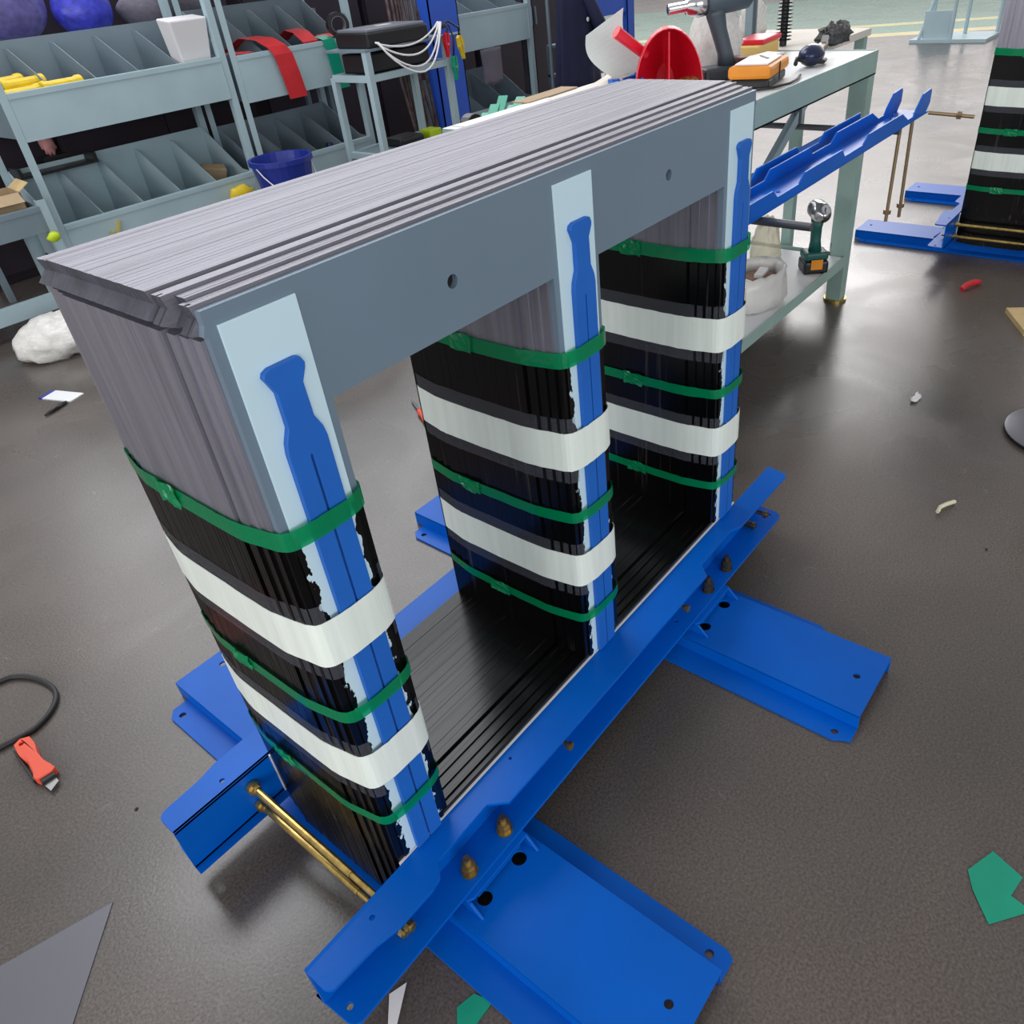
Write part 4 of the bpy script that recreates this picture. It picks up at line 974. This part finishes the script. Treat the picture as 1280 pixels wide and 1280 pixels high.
# ------------------------------------------------------------------ things on the floor
kn = thing('utility_knife', 'orange red handled utility knife on the floor at the left', 'knife', (-0.305, 0.905, 0.002), 0)
a = Vector((-0.345, 0.985)); 
kn.location = (-0.312, 0.905, 0.001); kn.rotation_euler = (0, 0, -1.62); kn.scale = (1.25, 1.25, 1.25)
h = [(-0.060, -0.012), (-0.066, 0.0), (-0.058, 0.013), (-0.035, 0.014), (-0.010, 0.009), (0.015, 0.010), (0.035, 0.015), (0.048, 0.017), (0.052, 0.010), (0.050, -0.012), (0.040, -0.015), (0.030, -0.012), (0.0, -0.010), (-0.03, -0.014)]
MB().plate(h, [(-0.052, -0.002, 0.0042)], 0, 0.016).build('handle', orange_red, kn, bevel=0.003)
MB().box((0.0505, -0.010, 0.003), (0.060, 0.011, 0.013)).build('collar', black_pl, kn, bevel=0.001)
MB().prism([(0.0602, -0.009), (0.082, -0.006), (0.072, 0.010), (0.0602, 0.010)], 'z', 0.006, 0.0072).build('blade', blade, kn)
MB().box((-0.055, -0.018, 0.0), (0.04, -0.0145, 0.010)).build('grip_back', black_pl, kn, bevel=0.001)
pts = [(-0.62, 1.06), (-0.50, 1.08), (-0.40, 1.11), (-0.34, 1.165), (-0.26, 1.19), (-0.20, 1.175), (-0.175, 1.13), (-0.19, 1.07), (-0.235, 1.02), (-0.29, 1.0), (-0.36, 0.99), (-0.5, 0.99), (-0.65, 1.0)]
def smooth_pts(p, k=4):
    out = []
    for i in range(len(p)-1):
        p0 = p[max(0, i-1)]; p1 = p[i]; p2 = p[i+1]; p3 = p[min(len(p)-1, i+2)]
        for j in range(k):
            t = j/k
            out.append(tuple(0.5*((2*p1[c])+(-p0[c]+p2[c])*t+(2*p0[c]-5*p1[c]+4*p2[c]-p3[c])*t*t+(-p0[c]+3*p1[c]-3*p2[c]+p3[c])*t**3) for c in range(len(p1))))
    out.append(tuple(p[-1])); return out
cable_pts = [(-0.38, 1.25), (-0.264, 1.23), (-0.228, 1.203), (-0.204, 1.149), (-0.197, 1.09), (-0.209, 1.051), (-0.236, 1.022), (-0.272, 1.006), (-0.305, 1.009), (-0.344, 1.018), (-0.42, 1.03)]
CB = [(x, y, 0.0062) for x, y in cable_pts]
o = MB().tube(smooth_pts(CB, 5), 0.006, 8).build('black_cable', rubber, smooth=True)
tag(o, 'black rubber cable curving round on the floor at the left edge', 'cable')
sheet([(-0.36, 0.475), (-0.53, 0.53), (-0.85, 0.60), (-0.9, 0.2), (-0.53, 0.30)], 'grey sheet metal offcut on the floor, bottom left corner', sheet_grey, 'sheet_offcut', 0.0, 0.002, 'sheet metal')
o = MB().prism([(0.0, 0.0), (0.028, -0.010), (-0.075, -0.075)], 'z', 0, 0.001).build('sheet_sliver', plastic_white); o.location = (-0.165, -0.045, 0.002)
tag(o, 'thin bright pointed sliver under the near end of the front clamp', 'offcut')
def tape_scrap(loc, pts, m, label, name='tape_scrap', lift=0.0006, cat='tape scrap'):
    random.seed(len(label)); mb = MB(); n = len(pts); vs = []
    for k in (0, 1):
        for i, (x, y) in enumerate(pts): vs.append((x, y, 0.0008*k + (lift if i % 2 else 0.0)))
    mb.add(vs, [tuple(reversed(range(n))), tuple(range(n, 2*n))] + [(i, (i+1) % n, n+(i+1) % n, n+i) for i in range(n)])
    o = mb.build(name, m); o.location = loc; return tag(o, label, cat)
tape_scrap((0.53, -0.76, 0.001), [(-0.055, 0.005), (-0.012, 0.040), (0.018, 0.055), (0.075, 0.03), (0.055, -0.02), (0.012, -0.012), (0.005, -0.044)], green_pl, 'bright green tape scrap on the floor at the lower right')
tape_scrap((-0.115, -0.165, 0.001), [(-0.02, 0.0), (0.0, 0.02), (0.03, 0.012), (0.04, -0.02), (0.0, -0.02)], green_pl, 'bit of green tape at the bottom edge beside the near foot')
o = MB().tube([(-0.055, 0.02, 0.008), (-0.03, 0.012, 0.016), (0.0, 0.0, 0.018), (0.03, -0.014, 0.016), (0.055, -0.02, 0.008)], [0.010, 0.012, 0.012, 0.012, 0.010], 6).build('red_strip', red_cloth); o.location = (3.14, -0.035, 0.001)
tag(o, 'short red strip on the floor below the second core', 'strip')
crumple('white_scrap', (2.10, -0.14, 0.0), (0.035, 0.012, 0.008), plastic_white, 'crumpled white scrap on the floor right of the workbench', 'scrap', 11, 12, 6, 0.4)
o = MB().tube([(-0.035, 0.012, 0.006), (-0.015, 0.012, 0.010), (0.01, 0.0, 0.010), (0.035, -0.012, 0.006)], 0.0055, 6).build('cream_scrap', mat('cream_scrap', (216, 212, 180), 0.6)); o.location = (1.54, -0.39, 0.001)
tag(o, 'small cream coloured scrap on the floor above the right foot', 'scrap')
bs = thing('round_base', 'round grey steel base with dark rim at the right edge', 'base', (2.08, -0.575, 0))
MB().lathe([(0, 0), (0.162, 0), (0.165, 0.006), (0.165, 0.012)], n=44).build('rim', rubber, bs)
MB().lathe([(0.164, 0.0122), (0.155, 0.017), (0.09, 0.022), (0.03, 0.030), (0.0, 0.032)], n=44).build('dome', sheet_grey, bs, smooth=True)
MB().cyl((0.0, 0, 0.031), (0.0, 0, 0.60), 0.018, 14).build('pole', black_pl, bs)
cbx = thing('plywood_offcut', 'corner of a plywood offcut lying at the right edge', 'plywood', (2.86, -0.37, 0.0), 0.5)
MB().box((-0.08, -0.12, 0.0), (0.14, 0.10, 0.02)).build('ply_sheet', wood, cbx)
MB().box((-0.06, -0.05, 0.0202), (0.12, -0.02, 0.034)).build('batten', mat('pale_batten', (222, 200, 160), 0.7), cbx)
crumple('floor_sack', (0.78, 3.22, 0.0), (0.20, 0.17, 0.10), sack, 'big crumpled white plastic sack on the floor below the low rack', 'sack', 2, 30, 16, 0.10)
ph = thing('name_card', 'white card with blue edge lying on the floor at the left', 'card', (0.535, 2.70, 0.0), 0.35)
MB().box((-0.035, -0.075, 0), (0.035, 0.075, 0.004)).build('card', white_board, ph)
MB().box((-0.036, 0.0752, 0), (0.036, 0.095, 0.005)).build('blue_edge', bucket_blue, ph)
o = MB().tube([(-0.05, -0.02, 0.006), (0, 0, 0.009), (0.05, 0.02, 0.006)], [0.004, 0.009, 0.006], 8).build('black_pen', black_pl, smooth=True); o.location = (0.465, 2.60, 0.0005)
tag(o, 'dark pen stub next to the white card on the floor', 'pen')
tk = thing('screwdriver', 'orange handled screwdriver lying on the floor behind the centre leg', 'screwdriver', (1.16, 1.24, 0.012), 1.1)
MB().tube([(-0.05, 0, 0), (-0.03, 0, 0), (0.0, 0, 0), (0.04, 0, 0), (0.05, 0, 0)], [0.010, 0.0118, 0.010, 0.0115, 0.008], 8).build('handle', orange_red, tk, smooth=True)
MB().cyl((0.05, 0, 0), (0.14, 0, -0.006), 0.004, 8).build('shaft', chrome, tk)
crumple('pale_sack', (-0.02, 2.22, 0.0), (0.10, 0.09, 0.05), sack, 'rounded pale sack cut off by the left edge', 'sack', 8)
# dark specks
for x, y, sl in ((-0.24, 0.62, 'tiny dark speck on the floor between the knife and the sheet offcut'), (1.42, -0.52, 'tiny dark speck on the floor below the cream scrap')):
    o = MB().sphere((0, 0, 0.002), 0.0032, (1.3, 0.9, 0.6), 8, 5, 0.2).build('dirt_speck', rubber); o.location = (x, y, 0)
    tag(o, sl, 'dirt')

# ------------------------------------------------------------------ far away
fs_ = thing('ladder_frame', 'thin pale metal frame on a plate at the far walkway', 'frame', (10.9, 2.15, 0))
MB().box((-0.35, -0.42, 0), (0.35, 0.42, 0.035)).build('base_plate', rack_paint, fs_)
for p, q_ in (((-0.3, 0.33, 0.036), (0.0, 0.05, 1.3)), ((-0.3, -0.02, 0.036), (-0.3, -0.02, 1.3)), ((0.2, 0.35, 0.036), (0.2, 0.32, 1.3)), ((0.2, -0.05, 0.036), (0.2, -0.05, 1.3)), ((0.3, -0.38, 0.036), (0.3, -0.38, 0.5))):
    MB().cyl(p, q_, 0.022, 8).build('tube', rack_paint, fs_)
MB().cyl((0.2, -0.05, 0.45), (0.3, -0.38, 0.45), 0.018, 8).build('tube', rack_paint, fs_)
MB().box((-0.29, 0.0, 0.04), (-0.27, 0.30, 0.32)).build('infill_panel', rack_paint, fs_)
